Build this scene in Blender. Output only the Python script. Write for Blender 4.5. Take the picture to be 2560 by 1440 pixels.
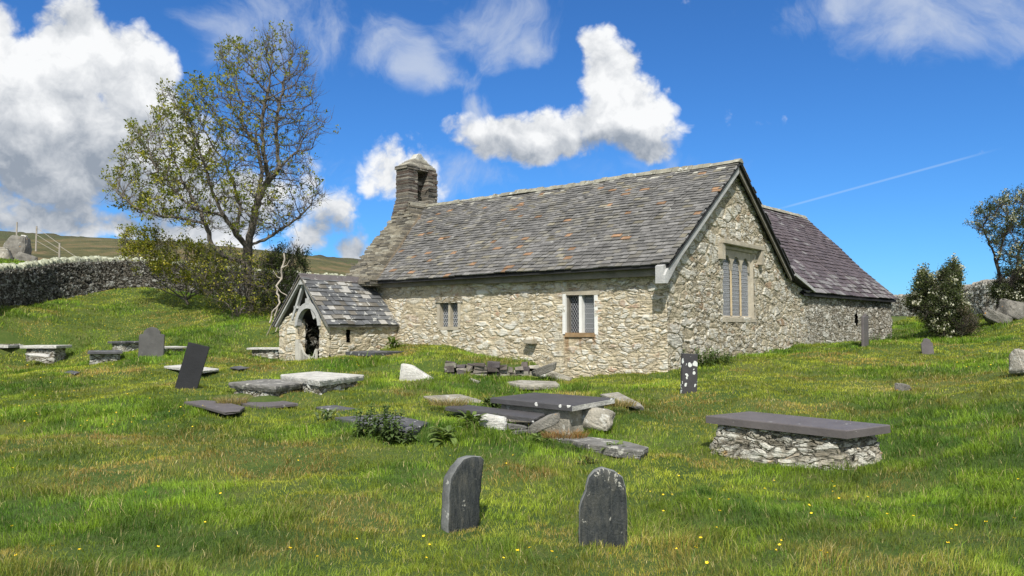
import bpy, bmesh, math, random
import numpy as np
from mathutils import Vector, Matrix, Euler
R_ = math.radians
random.seed(7); rng = np.random.default_rng(7)
for o in list(bpy.data.objects): bpy.data.objects.remove(o)
scn = bpy.context.scene
COL = scn.collection

# ------------------------------------------------------------------ camera
FPX = 1900.0; PITCH = math.atan(100 / FPX); CAM = np.array([0, 0, 1.65])
cam_d = bpy.data.cameras.new('camera'); cam = bpy.data.objects.new('camera', cam_d); COL.objects.link(cam)
cam_d.sensor_width = 36; cam_d.lens = 36 * FPX / 2560; cam_d.clip_end = 5000; cam_d.clip_start = 0.05
cam.location = CAM; cam.rotation_euler = (math.pi / 2 + PITCH, 0, 0)
scn.camera = cam
_F = np.array([0, math.cos(PITCH), math.sin(PITCH)]); _U = np.array([0, -math.sin(PITCH), math.cos(PITCH)])
def ray(px, py): return np.array([(px - 1280) / FPX, 0, 0]) + (720 - py) / FPX * _U + _F
def D(px, py, Y):                       # the point of the place seen at a photo position, Y metres ahead
    r = ray(px, py); return CAM + r * (Y / r[1])
def G(px, py, z):                       # the same at height z
    r = ray(px, py); return CAM + r * ((z - CAM[2]) / r[2])

# ------------------------------------------------------------------ node helper
class NT:
    def __init__(s, tree): s.t = tree; s.t.nodes.clear()
    def n(s, typ, props=None, ins=None):
        nd = s.t.nodes.new(typ)
        for k, v in (props or {}).items(): setattr(nd, k, v)
        for k, v in (ins or {}).items():
            if v is None: continue
            if isinstance(v, bpy.types.NodeSocket): s.t.links.new(v, nd.inputs[k])
            else: nd.inputs[k].default_value = v
        return nd
    def m(s, op, a, b=None, c=None, clamp=False):
        return s.n('ShaderNodeMath', {'operation': op, 'use_clamp': clamp}, {0: a, 1: b, 2: c}).outputs[0]
    def v(s, op, a, b=None):
        nd = s.n('ShaderNodeVectorMath', {'operation': op}, {0: a, 1: b})
        return nd.outputs['Value'] if op in ('LENGTH', 'DOT_PRODUCT', 'DISTANCE') else nd.outputs[0]
    def mix(s, f, a, b, bt='MIX'):
        def c4(x): return tuple(x) + (1,) if isinstance(x, (tuple, list)) and len(x) == 3 else x
        return s.n('ShaderNodeMix', {'data_type': 'RGBA', 'blend_type': bt}, {0: f, 6: c4(a), 7: c4(b)}).outputs[2]
    def ramp(s, f, stops, interp='LINEAR'):
        nd = s.n('ShaderNodeValToRGB', None, {0: f}); cr = nd.color_ramp; cr.interpolation = interp
        while len(cr.elements) < len(stops): cr.elements.new(0.5)
        for e, (p, c) in zip(cr.elements, stops):
            e.position = p; e.color = (c, c, c, 1) if isinstance(c, (int, float)) else tuple(c) + (1,)
        return nd.outputs[0]
    def noise(s, vec, scale, detail=4, rough=.55, dist=0):
        return s.n('ShaderNodeTexNoise', None, {'Vector': vec, 'Scale': scale, 'Detail': detail, 'Roughness': rough, 'Distortion': dist}).outputs[0]
    def noisec(s, vec, scale, detail=2):
        return s.n('ShaderNodeTexNoise', None, {'Vector': vec, 'Scale': scale, 'Detail': detail}).outputs[1]
    def vor(s, vec, scale, feat='F1', rnd=1.0):
        return s.n('ShaderNodeTexVoronoi', {'feature': feat}, {'Vector': vec, 'Scale': scale, 'Randomness': rnd})
    def maprange(s, x, a, b, c=0.0, d=1.0, smooth=True):
        return s.n('ShaderNodeMapRange', {'interpolation_type': 'SMOOTHSTEP' if smooth else 'LINEAR'}, {0: x, 1: a, 2: b, 3: c, 4: d}).outputs[0]

# ------------------------------------------------------------------ world: blue sky with cumulus, and the sun
SUN_EL = R_(48); SUN_AZ = math.atan2(-.06, -.998)      # heading of the sun, seen from above, from +Y clockwise
sun_dir = Vector((math.sin(SUN_AZ) * math.cos(SUN_EL), math.cos(SUN_AZ) * math.cos(SUN_EL), math.sin(SUN_EL)))
world = bpy.data.worlds.new('World'); scn.world = world; world.use_nodes = True
w = NT(world.node_tree)
sky = w.n('ShaderNodeTexSky', {'sky_type': 'NISHITA', 'sun_disc': False, 'sun_elevation': SUN_EL, 'sun_rotation': SUN_AZ % (2 * math.pi),
                               'altitude': 300, 'air_density': 1.0, 'dust_density': 0.25, 'ozone_density': 2.5}).outputs[0]
gen = w.n('ShaderNodeTexCoord').outputs['Generated']
sep = w.n('ShaderNodeSeparateXYZ', None, {0: gen})
az = w.m('ARCTAN2', sep.outputs[0], sep.outputs[1]); el = w.m('ARCSINE', sep.outputs[2])
def azel(px, py):
    r = ray(px, py); r = r / np.linalg.norm(r); return math.atan2(r[0], r[1]), math.asin(r[2])
SOLID = [  # photo x, y, radii, weight
 (-40, 190, 130, 165, 1.1), (225, 150, 140, 115, 1.1), (335, 205, 135, 145, 1.1), (110, 340, 330, 200, 1.25), (370, 400, 220, 170, 1.1), (500, 500, 300, 95, .95), (100, 540, 420, 70, .9), (-250, 300, 300, 300, 1.2),
 (815, 545, 130, 110, 1.05), (885, 615, 80, 60, .9), (740, 480, 120, 100, .7), (1005, 425, 120, 85, .82), (1060, 470, 70, 50, .6),
 (1495, 110, 66, 66, .95), (1520, 190, 108, 95, 1.15), (1575, 295, 130, 120, 1.15), (1600, 355, 125, 75, 1.0), (1450, 345, 180, 85, 1.15), (1270, 360, 170, 70, 1.0), (1340, 340, 120, 70, .9), (300, 570, 480, 55, .95)]
WISPY = [(740, 60, 230, 150, .85), (900, 130, 170, 100, .85), (1050, 180, 120, 75, 1.15), (1230, 50, 170, 110, .85), (1310, 110, 80, 60, .8), (1090, 470, 110, 80, .6), (900, 400, 100, 70, .4), (790, 400, 80, 90, .5), (1500, 440, 300, 40, .3),
 (2150, 0, 300, 75, .85), (2420, 50, 280, 90, .85), (2600, 40, 150, 140, .8), (1200, 300, 100, 50, .5)]
DARKS = [(230, 480, 460, 100, 1.1), (60, 400, 250, 90, .7), (850, 600, 150, 60, .75), (1600, 405, 140, 55, .9), (1440, 395, 190, 40, .8), (1230, 395, 120, 30, .6), (340, 300, 130, 90, .25)]  # cloud self-shadow put into the colour as soft grey ellipses
warp = w.v('SCALE', w.v('SUBTRACT', w.noisec(gen, 7.0, 5), (.5, .5, .5)), None)
warp.node.inputs['Scale'].default_value = .10
comb = w.n('ShaderNodeCombineXYZ', None, {0: az, 1: el})
P0 = w.v('ADD', comb.outputs[0], warp)
P0s = w.n('ShaderNodeSeparateXYZ', None, {0: P0})
P0 = w.n('ShaderNodeCombineXYZ', None, {0: P0s.outputs[0], 1: P0s.outputs[1]}).outputs[0]
def cloudfield(P, CL):
    out = None
    for (x, y, rx, ry, wt) in CL:
        a, e = azel(x, y); ra = rx / FPX / (1 + ((x - 1280) / FPX) ** 2) ** .75; re = ry / FPX
        q = w.v('MULTIPLY', w.v('SUBTRACT', P, (a, e, 0)), (1 / ra, 1 / re, 1))
        l2 = w.v('DOT_PRODUCT', q, q)
        f = w.m('MULTIPLY_ADD', l2, -wt * .75, wt)
        out = f if out is None else w.n('ShaderNodeMath', {'operation': 'SMOOTH_MAX'}, {0: out, 1: f, 2: .18}).outputs[0]
    return w.m('MAXIMUM', out, -1.3)
def puff(vec):                                          # billows on several scales
    v1 = w.n('ShaderNodeTexVoronoi', {'feature': 'F1'}, {'Vector': vec, 'Scale': 16, 'Detail': 4.0, 'Roughness': .55, 'Lacunarity': 2.2}).outputs['Distance']
    nz = w.noise(vec, 10.0, 9, .6, .15)
    return w.m('ADD', w.m('MULTIPLY', w.m('SUBTRACT', .62, v1), .55), w.m('MULTIPLY', w.m('SUBTRACT', nz, .5), 1.0)), nz
gw_ = w.v('ADD', gen, w.v('MULTIPLY', w.v('SUBTRACT', w.noisec(gen, 22.0, 4), (.5, .5, .5)), (.03, .03, .03)))
pf, fb = puff(gw_); pf2, _ = puff(w.v('ADD', gw_, (.006, .006, .022)))
outside = w.m('MAXIMUM', w.maprange(w.m('ABSOLUTE', az), .72, 1.1), w.maprange(el, .50, .80))   # cloud added out of view to give neutral fill light
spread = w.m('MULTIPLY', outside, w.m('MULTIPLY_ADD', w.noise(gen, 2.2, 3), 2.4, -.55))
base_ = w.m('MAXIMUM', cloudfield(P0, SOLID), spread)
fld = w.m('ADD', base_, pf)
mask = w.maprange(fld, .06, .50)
lit = w.m('SUBTRACT', pf, pf2)  # upward offset paints lit tops and shaded undersides on the billows
dk = w.maprange(cloudfield(P0, DARKS), -.25, .7)
bright = w.m('SUBTRACT', w.m('ADD', w.m('MULTIPLY_ADD', lit, 1.0, .86), w.m('MULTIPLY', w.m('SUBTRACT', fb, .5), .5)), w.m('MULTIPLY', dk, .62), None, True)
ccol = w.mix(bright, (2.6, 3.0, 3.6), (7.9, 8.0, 8.1))
wis = w.m('ADD', w.m('MULTIPLY', cloudfield(P0, WISPY), .8), w.m('MULTIPLY', w.m('SUBTRACT', w.noise(gw_, 7.5, 8, .60, .9), .53), 2.9))
wmask = w.m('MULTIPLY', w.maprange(wis, .0, 1.15), .80)
# vapour trail: a narrow band on a great circle
t0 = Vector(ray(1930, 527)).normalized(); t1 = Vector(ray(2480, 377)).normalized(); tn = t0.cross(t1).normalized()
tdist = w.m('ABSOLUTE', w.v('DOT_PRODUCT', w.v('NORMALIZE', gen), tuple(tn)))
tband = w.maprange(tdist, .0004, .0019, 1.0, 0.0)
tlim = w.m('MULTIPLY', w.maprange(az, azel(1925, 527)[0], azel(2000, 500)[0]), w.maprange(az, azel(2350, 400)[0], azel(2520, 370)[0], 1.0, 0.0))
trail = w.m('MULTIPLY', w.m('MULTIPLY', tband, tlim), .22)
skyt = w.mix(1.0, sky, (.32, .71, 1.17), 'MULTIPLY')
skyt = w.mix(trail, skyt, (5.5, 6.8, 8.0))
skyt = w.mix(wmask, skyt, (4.9, 5.5, 6.6))
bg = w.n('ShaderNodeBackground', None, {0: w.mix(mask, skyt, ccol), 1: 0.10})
w.t.links.new(bg.outputs[0], w.n('ShaderNodeOutputWorld').inputs[0])
sd = bpy.data.lights.new('sun', 'SUN'); sd.energy = 4.6; sd.angle = R_(.53); sd.color = (1, .955, .88)
so = bpy.data.objects.new('sun', sd); COL.objects.link(so); so.rotation_euler = sun_dir.to_track_quat('Z', 'Y').to_euler(); so.location = (0, -10, 30)
scn.view_settings.view_transform = 'Standard'; scn.view_settings.look = 'None'
scn.view_settings.exposure = 0.28; scn.view_settings.gamma = 1

# ------------------------------------------------------------------ numpy noise
def _h(ix, iy, iz, s):
    n = (ix * 374761393 + iy * 668265263 + iz * 2147483647 + s * 144665) & 0xffffffff
    n = ((n ^ (n >> 13)) * 1274126177) & 0xffffffff
    return ((n ^ (n >> 16)) & 0xffff) / 65535.0
def vnoise(x, y, z=None, s=0):
    x = np.asarray(x, float); y = np.asarray(y, float); z = np.zeros_like(x) if z is None else np.asarray(z, float)
    ix = np.floor(x).astype(np.int64); iy = np.floor(y).astype(np.int64); iz = np.floor(z).astype(np.int64)
    fx, fy, fz = x - ix, y - iy, z - iz; fx, fy, fz = [t * t * (3 - 2 * t) for t in (fx, fy, fz)]
    r = 0
    for a in (0, 1):
        for b in (0, 1):
            for c in (0, 1):
                r = r + _h(ix + a, iy + b, iz + c, s) * (fx if a else 1 - fx) * (fy if b else 1 - fy) * (fz if c else 1 - fz)
    return r
def fbm(x, y, z=None, s=0, o=4):
    x = np.asarray(x, float); y = np.asarray(y, float)
    r = 0; a = .5; k = 1
    for i in range(o):
        r = r + a * vnoise(x * k, y * k, None if z is None else np.asarray(z) * k, s + i); a *= .5; k *= 2.03
    return r

# ------------------------------------------------------------------ object helpers
ORG = {}
def tag(o, label=None, cat=None, group=None, kind=None):
    if label: o['label'] = label
    if cat: o['category'] = cat
    if group: o['group'] = group
    if kind: o['kind'] = kind
    return o
def thing(name, loc, label, cat, group=None, rotz=0):
    o = bpy.data.objects.new(name, None); COL.objects.link(o); o.location = loc; o.rotation_euler = (0, 0, rotz); o.empty_display_size = .2
    ORG[o.name] = np.zeros(3) if rotz else np.array(loc, float)
    return tag(o, label, cat, group)
def build(name, V, F, mat, parent=None, smooth=False, colors=None, sharp=None, org=None):
    V = np.asarray(V, float).reshape(-1, 3)
    me = bpy.data.meshes.new(name)
    if parent is not None: V = V - ORG[parent.name]
    elif org is not None: V = V - np.array(org)
    if isinstance(F, np.ndarray):
        k = F.shape[1]; me.vertices.add(len(V)); me.vertices.foreach_set('co', V.astype(np.float32).ravel())
        me.loops.add(F.size); me.loops.foreach_set('vertex_index', F.astype(np.int32).ravel())
        me.polygons.add(len(F)); me.polygons.foreach_set('loop_start', np.arange(0, F.size, k, dtype=np.int32))
        me.update(calc_edges=True); me.validate()
    else:
        me.from_pydata([tuple(v) for v in V], [], [tuple(f) for f in F]); me.update()
    if colors is not None:
        ca = me.color_attributes.new('col', 'FLOAT_COLOR', 'POINT')
        c = np.ones((len(V), 4), np.float32); c[:, :3] = colors; ca.data.foreach_set('color', c.ravel())
    if smooth: me.polygons.foreach_set('use_smooth', np.ones(len(me.polygons), bool))
    for m_ in (mat if isinstance(mat, (list, tuple)) else [mat]): me.materials.append(m_)
    o = bpy.data.objects.new(name, me); COL.objects.link(o)
    if parent is not None: o.parent = parent; ORG[o.name] = ORG[parent.name]
    else:
        ORG[o.name] = np.array(org if org is not None else (0, 0, 0), float)
        if org is not None: o.location = org
    return o
class MB:                                # a growing mesh
    def __init__(s): s.V = []; s.F = []; s.C = []
    def add(s, V, F, col=None):
        b = len(s.V); s.V += [tuple(v) for v in V]; s.F += [tuple(i + b for i in f) for f in F]
        s.C += [col or (1, 1, 1)] * len(V)
    def box(s, lo, hi, jit=0, col=None):
        x0, y0, z0 = lo; x1, y1, z1 = hi
        V = np.array([(x0, y0, z0), (x1, y0, z0), (x1, y1, z0), (x0, y1, z0), (x0, y0, z1), (x1, y0, z1), (x1, y1, z1), (x0, y1, z1)], float)
        if jit: V += rng.uniform(-jit, jit, V.shape)
        s.add(V, [(0, 3, 2, 1), (4, 5, 6, 7), (0, 1, 5, 4), (1, 2, 6, 5), (2, 3, 7, 6), (3, 0, 4, 7)], col)
    def beam(s, a, b, w_, h_, up=(0, 0, 1), col=None):
        a = Vector(a); b = Vector(b); d = (b - a).normalized(); sd_ = d.cross(Vector(up)).normalized(); u = sd_.cross(d)
        V = [p + sd_ * (i * w_ / 2) + u * (j * h_ / 2) for p in (a, b) for i, j in ((-1, -1), (1, -1), (1, 1), (-1, 1))]
        s.add(V, [(0, 1, 2, 3), (7, 6, 5, 4), (0, 4, 5, 1), (1, 5, 6, 2), (2, 6, 7, 3), (3, 7, 4, 0)], col)
    def prism(s, poly, axis, d0, d1, col=None):     # poly: 2D outline in the two other axes, extruded along axis
        n = len(poly); V = []
        for d in (d0, d1):
            for (a, b) in poly:
                V.append({'x': (d, a, b), 'y': (a, d, b), 'z': (a, b, d)}[axis])
        s.add(V, [tuple(range(n)), tuple(range(2 * n - 1, n - 1, -1))] + [(i, i + n, (i + 1) % n + n, (i + 1) % n) for i in range(n)], col)
    def build(s, name, mat, parent=None, smooth=False, color=False, fix=True, org=None):
        o = build(name, s.V, s.F, mat, parent, smooth, np.array(s.C) if color else None, org=org)
        if fix:
            bm = bmesh.new(); bm.from_mesh(o.data); bmesh.ops.recalc_face_normals(bm, faces=bm.faces); bm.to_mesh(o.data); bm.free()
        return o
def bevel(o, w_=.006, seg=2):
    bm = bmesh.new(); bm.from_mesh(o.data)
    bmesh.ops.bevel(bm, geom=[e for e in bm.edges if len(e.link_faces) == 2 and e.calc_face_angle(0) > .5], offset=w_, segments=seg, affect='EDGES')
    bm.to_mesh(o.data); bm.free(); return o

# ------------------------------------------------------------------ materials
def newmat(name):
    m_ = bpy.data.materials.new(name); m_.use_nodes = True; return m_, NT(m_.node_tree)
def finish(m_, t, col, rough=.9, height=None, bump=.02, disp=None, spec=.3, normal_strength=.8):
    b = t.n('ShaderNodeBsdfPrincipled', None, {'Base Color': col if isinstance(col, bpy.types.NodeSocket) else tuple(col) + (1,), 'Roughness': rough, 'Specular IOR Level': spec})
    out = t.n('ShaderNodeOutputMaterial', None, {0: b.outputs[0]})
    if height is not None:
        t.t.links.new(t.n('ShaderNodeBump', None, {'Height': height, 'Distance': bump, 'Strength': normal_strength}).outputs[0], b.inputs['Normal'])
    if disp is not None:
        dn = t.n('ShaderNodeDisplacement', None, {'Height': disp[0], 'Midlevel': disp[2], 'Scale': disp[1]})
        t.t.links.new(dn.outputs[0], out.inputs['Displacement']); m_.displacement_method = 'BOTH'
    return m_
def pos(t): return t.n('ShaderNodeNewGeometry').outputs['Position']
def rubble(name, scale, zs, depth, stops, mortar, mw=(.02, .09), lichen=.35, warpamt=.25, stain=None, whites=(.62, .62, .56), dark=.0):
    m_, t = newmat(name); P = pos(t)
    wp = t.v('MULTIPLY', t.v('SUBTRACT', t.noisec(P, scale * .55, 3), (.5, .5, .5)), (warpamt,) * 3)
    wp2 = t.v('MULTIPLY', t.v('SUBTRACT', t.noisec(P, scale * 3, 3), (.5, .5, .5)), (.07 / scale * 3, .07 / scale * 3, .05 / scale * 3))
    Q = t.v('MULTIPLY', t.v('ADD', t.v('ADD', P, wp), wp2), (1, 1, zs))
    v1 = t.vor(Q, scale); e1 = t.vor(Q, scale, 'DISTANCE_TO_EDGE').outputs['Distance']
    v2 = t.vor(Q, scale * 2.1); e2 = t.vor(Q, scale * 2.1, 'DISTANCE_TO_EDGE').outputs['Distance']
    big = t.maprange(t.noise(P, scale * .35, 2), .46, .52)         # patches of large and of small stones
    rc1 = t.n('ShaderNodeSeparateColor', None, {0: v1.outputs['Color']}); rc2 = t.n('ShaderNodeSeparateColor', None, {0: v2.outputs['Color']})
    def pick(a, b): return t.m('ADD', t.m('MULTIPLY', a, t.m('SUBTRACT', 1.0, big)), t.m('MULTIPLY', b, big))
    rnd = pick(rc1.outputs[0], rc2.outputs[0]); rnd2 = pick(rc1.outputs[1], rc2.outputs[1]); edge = pick(e1, e2)
    stone = t.maprange(t.m('ADD', edge, t.m('MULTIPLY', t.m('SUBTRACT', rnd2, .5), .06)), mw[0], mw[1])
    fine_ = t.noise(P, 22, 6, .65); mid = t.noise(P, 5, 5, .6)
    col = t.ramp(rnd, stops)
    col = t.mix(t.maprange(fine_, .35, .7), col, t.mix(.5, col, (.17, .145, .10), 'MIX'))
    lic = t.m('MULTIPLY', t.maprange(t.m('ADD', t.m('ADD', mid, t.m('MULTIPLY', rnd2, .25)), t.m('MULTIPLY', fine_, .3)), .92 - lichen * .4, 1.0 - lichen * .35), .85)
    col = t.mix(lic, col, whites)
    mcol = t.mix(t.maprange(fine_, .4, .6), mortar, tuple(c * .68 for c in mortar))
    col = t.mix(stone, mcol, col)
    if stain:                                                     # rusty runs below a window, in the church's own frame
        oc = t.n('ShaderNodeSeparateXYZ', None, {0: t.n('ShaderNodeTexCoord').outputs['Object']})
        acc = None
        for (sx, wd, z1, z0) in stain:
            b_ = t.m('MULTIPLY', t.maprange(t.m('ABSOLUTE', t.m('SUBTRACT', oc.outputs[0], sx)), wd * .3, wd, 1.0, 0.0), t.m('MULTIPLY', t.maprange(oc.outputs[2], z0, z1), t.maprange(oc.outputs[2], z1, z1 + .04, 1.0, 0.0)))
            acc = b_ if acc is None else t.m('MAXIMUM', acc, b_)
        acc = t.m('MULTIPLY', acc, t.m('MULTIPLY', t.maprange(oc.outputs[1], .1, .2, 1.0, 0.0), t.maprange(mid, .3, .55, .25, .8)))
        col = t.mix(acc, col, (.26, .13, .045))
    strat = t.noise(t.v('MULTIPLY', P, (3, 3, 26)), 1.0, 4, .6)
    cn = t.noise(t.v('MULTIPLY', t.v('ADD', P, wp), (2.2, 2.2, 8.5)), 1.0, 5, .62)
    crev = t.m('MULTIPLY', t.maprange(t.m('ABSOLUTE', t.m('SUBTRACT', cn, .5)), 0.0, .022, 1.0, 0.0), t.maprange(t.noise(P, 1.3, 2), .42, .56))
    col = t.mix(t.m('MULTIPLY', crev, .45), col, tuple(c * .22 for c in mortar))
    h = t.m('ADD', t.m('MULTIPLY', stone, t.m('MULTIPLY_ADD', rnd2, .75, .35)), t.m('ADD', t.m('MULTIPLY', mid, .7), t.m('MULTIPLY', strat, .5)))
    h = t.m('SUBTRACT', h, t.m('MULTIPLY', crev, .6))
    hb = t.m('ADD', t.m('MULTIPLY', fine_, .7), strat)
    return finish(m_, t, col, .92, hb, .022, (h, depth, .6), .2)
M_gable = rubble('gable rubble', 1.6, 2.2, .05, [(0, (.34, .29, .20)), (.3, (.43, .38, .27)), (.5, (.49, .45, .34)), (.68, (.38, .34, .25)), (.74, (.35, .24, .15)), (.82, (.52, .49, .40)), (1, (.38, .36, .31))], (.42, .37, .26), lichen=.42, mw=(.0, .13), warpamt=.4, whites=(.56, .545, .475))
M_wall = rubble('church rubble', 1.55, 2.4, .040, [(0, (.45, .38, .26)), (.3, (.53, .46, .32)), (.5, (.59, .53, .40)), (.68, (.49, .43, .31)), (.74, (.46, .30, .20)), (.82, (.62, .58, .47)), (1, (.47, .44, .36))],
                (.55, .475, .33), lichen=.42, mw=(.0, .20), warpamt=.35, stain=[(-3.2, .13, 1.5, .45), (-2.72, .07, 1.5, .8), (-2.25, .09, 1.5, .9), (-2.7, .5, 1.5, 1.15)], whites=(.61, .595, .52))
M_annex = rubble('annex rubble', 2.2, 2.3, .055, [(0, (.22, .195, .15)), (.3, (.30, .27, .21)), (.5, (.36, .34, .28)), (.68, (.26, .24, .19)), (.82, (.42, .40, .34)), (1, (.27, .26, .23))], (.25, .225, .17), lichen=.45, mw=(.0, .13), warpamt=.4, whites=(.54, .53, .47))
M_wall_thin = rubble('bedded rubble', 4.5, 3.0, .05, [(0, (.20, .17, .12)), (.4, (.33, .28, .20)), (.7, (.40, .37, .28)), (1, (.24, .22, .18))], (.33, .28, .19), lichen=.4)
M_tomb = rubble('tomb rubble', 2.8, 3.4, .05, [(0, (.13, .12, .09)), (.4, (.30, .27, .20)), (.8, (.42, .40, .33)), (1, (.22, .20, .16))], (.22, .20, .16), lichen=.55, mw=(.0, .14), warpamt=.4)
M_dry_shaded = rubble('dry stone shaded', 4.4, 1.7, .09, [(0, (.05, .048, .04)), (.4, (.10, .095, .08)), (.8, (.20, .19, .16)), (1, (.12, .10, .075))], (.010, .010, .008), mw=(.02, .08), lichen=.3, warpamt=.2, whites=(.42, .42, .38))  # albedo kept dark: the left wall's shade is put into the colour
M_dry_lit = rubble('dry stone pale', 3.4, 1.9, .09, [(0, (.20, .18, .14)), (.4, (.30, .27, .20)), (.8, (.42, .39, .32)), (1, (.26, .22, .16))], (.03, .026, .02), mw=(.015, .06), lichen=.5, warpamt=.2)

def stonemat(name, base, vary=.35, lichen=0.0, lcol=(.55, .55, .5), lscale=4.0, rough=.75, orange=0.0, bump=.01, strata=0.0, spots=0.0, sscale=9.0, attr=False):
    m_, t = newmat(name); P = pos(t)
    n1 = t.noise(P, 3.0, 6, .6); n2 = t.noise(P, 30, 5, .65); n3 = t.noise(t.v('ADD', P, (7.3, 2.1, 4.4)), lscale, 7, .68, .4)
    bc = t.n('ShaderNodeVertexColor', {'layer_name': 'col'}).outputs[0] if attr else tuple(base) + (1,)
    k = t.m('ADD', t.maprange(n1, .25, .75, 1 - vary, 1 + vary, False), t.m('MULTIPLY', t.m('SUBTRACT', n2, .5), vary * 1.3))
    kk = t.n('ShaderNodeCombineColor', None, {0: k, 1: k, 2: k}).outputs[0]
    col = t.mix(1.0, bc, kk, 'MULTIPLY')
    if lichen > 0:
        col = t.mix(t.maprange(n3, .70 - lichen * .3, .74 - lichen * .3), col, t.mix(n2, lcol, tuple(c * .75 for c in lcol)))
    if spots > 0:
        vv = t.vor(t.v('ADD', P, t.v('MULTIPLY', t.noisec(P, 14, 2), (.06, .06, .06))), sscale)
        cc = t.n('ShaderNodeSeparateColor', None, {0: vv.outputs['Color']})
        r_ = t.m('MULTIPLY', t.m('SUBTRACT', cc.outputs[0], 1 - spots), .5 / spots)
        col = t.mix(t.m('GREATER_THAN', r_, t.m('MULTIPLY', vv.outputs['Distance'], .72)), col, lcol)
    if orange > 0:
        no = t.noise(t.v('ADD', P, (1, 9, 3)), 6, 5, .6)
        col = t.mix(t.maprange(no, .72 - orange * .2, .76 - orange * .2), col, (.55, .27, .03))
    h = n2
    if strata: h = t.m('ADD', n2, t.m('MULTIPLY', t.noise(t.v('MULTIPLY', P, (4, 4, 60)), 1, 4), strata))
    return finish(m_, t, col, rough, h, bump, None, .35)
M_slate_roof = stonemat('weathered roof slate', (.2, .2, .2), .42, .22, (.46, .46, .42), 9.0, .72, attr=True, bump=.012)
M_slate_porch = stonemat('porch roof slate', (.2, .2, .2), .35, .42, (.50, .50, .46), 4.5, .7, attr=True, bump=.012)
M_under = stonemat('roof underlay', (.02, .02, .02), .2)
M_flat = stonemat('stacked flat stone', (.25, .21, .15), .5, .22, (.44, .43, .37), 6.0, .9, attr=True, bump=.02)
M_ridge = stonemat('ridge stone', (.24, .23, .18), .5, .38, (.52, .52, .45), 5.0, .9)
M_timber = stonemat('grey weathered oak', (.40, .40, .385), .25, .1, (.45, .45, .43), 8, .85, strata=.6)
M_timber_dark = stonemat('dark oak beam', (.19, .175, .145), .35, .0, rough=.85, strata=.8)
M_timber_brown = stonemat('brown sill timber', (.25, .165, .085), .4, .15, (.45, .38, .25), 14, .85)
M_gate = stonemat('silvered gate oak', (.46, .44, .38), .25, rough=.85)
M_slate_plum = stonemat('plum grey slate', (.115, .102, .100), .2, .22, (.40, .40, .37), 7, .55, bump=.004)
M_slate_black = stonemat('black slate', (.012, .0125, .014), .35, .0, (.25, .25, .23), 6, .6, bump=.005)
M_slate_grey = stonemat('grey slate with lichen', (.085, .085, .088), .4, .34, (.50, .50, .46), 6.5, .7, bump=.010, strata=.5)
def headmat(lt=.56):
    m_, t = newmat('rough dark slate'); P = pos(t)
    a = t.noise(t.v('MULTIPLY', P, (26, 26, 5)), 1.0, 6, .65, .6); b_ = t.noise(P, 4.5, 6, .6, .3); f_ = t.noise(P, 55, 4, .7)
    col = t.ramp(t.m('ADD', t.m('MULTIPLY', a, .55), t.m('MULTIPLY', b_, .45)), [(.36, (.010, .012, .014)), (.48, (.026, .031, .031)), (.58, (.055, .057, .050)), (.70, (.11, .10, .075))])
    lm = t.m('MULTIPLY', t.maprange(t.noise(t.v('ADD', P, (3.1, 0, 5)), 5, 7, .7, .5), lt, lt + .04), t.maprange(f_, .48, .60))
    col = t.mix(lm, col, (.50, .49, .42))
    return finish(m_, t, col, .62, t.m('ADD', a, t.m('MULTIPLY', f_, .5)), .02, None, .4)
M_edge = stonemat('weathered slate edge', (.14, .145, .14), .5, .30, (.42, .42, .38), 10, .7, bump=.01)
M_slate_head = stonemat('rough blue slate', (.058, .060, .055), .6, .12, (.30, .30, .24), 9, .6, bump=.008, strata=.0)
M_slate_spots = stonemat('slate with white lichen spots', (.05, .048, .05), .3, 0, (.60, .62, .58), 6, .6, spots=.55, sscale=11, bump=.005)
M_slate_few = stonemat('slate with few white spots', (.075, .073, .075), .25, 0, (.62, .62, .58), 6, .6, spots=.26, sscale=9, bump=.005)
M_rock = stonemat('pale field rock', (.30, .28, .23), .5, .45, (.56, .55, .49), 5, .95, bump=.04)
M_rock_grey = stonemat('grey field rock', (.19, .18, .155), .5, .25, (.45, .44, .40), 5, .95, bump=.05, orange=.25)
M_white = stonemat('white lichened stone', (.46, .45, .41), .35, .5, (.68, .68, .62), 7, .95, bump=.03, strata=.6)
M_layer = stonemat('layered slate', (.17, .165, .15), .5, .45, (.52, .51, .45), 5, .9, bump=.03, strata=1.5)
M_jamb = stonemat('dressed sandstone', (.38, .34, .26), .3, .25, (.56, .54, .46), 7, .9, bump=.015)
M_mull = stonemat('yellow sandstone', (.46, .37, .23), .2, rough=.9)
M_limew = stonemat('white limewashed stone', (.72, .72, .68), .15, rough=.9)
M_lead = stonemat('lead came', (.44, .45, .46), .1, rough=.6)
M_iron = stonemat('old iron', (.06, .045, .035), .3, rough=.7)
M_dark = stonemat('unlit interior tone', (.05, .045, .04), .3)  # interior shade put into a near-black colour
M_post = stonemat('silver fence post', (.34, .31, .26), .3, rough=.9)
M_bark = stonemat('grey bark', (.115, .10, .08), .5, .25, (.24, .24, .20), 6, .95, bump=.03)
M_bark_dark = stonemat('dark bark', (.06, .05, .042), .5, .15, (.16, .16, .13), 8, .95, bump=.03)
M_bark_pale = stonemat('bleached dead wood', (.36, .32, .26), .35, rough=.9)
m_, t = newmat('leaded glass'); P = pos(t)
b = t.n('ShaderNodeBsdfPrincipled', None, {'Base Color': (.055, .065, .075, 1), 'Roughness': .28, 'Specular IOR Level': .6})
t.t.links.new(t.n('ShaderNodeBump', None, {'Height': t.vor(P, 14).outputs['Distance'], 'Distance': .01, 'Strength': .4}).outputs[0], b.inputs['Normal'])
t.n('ShaderNodeOutputMaterial', None, {0: b.outputs[0]}); M_glass = m_

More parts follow.
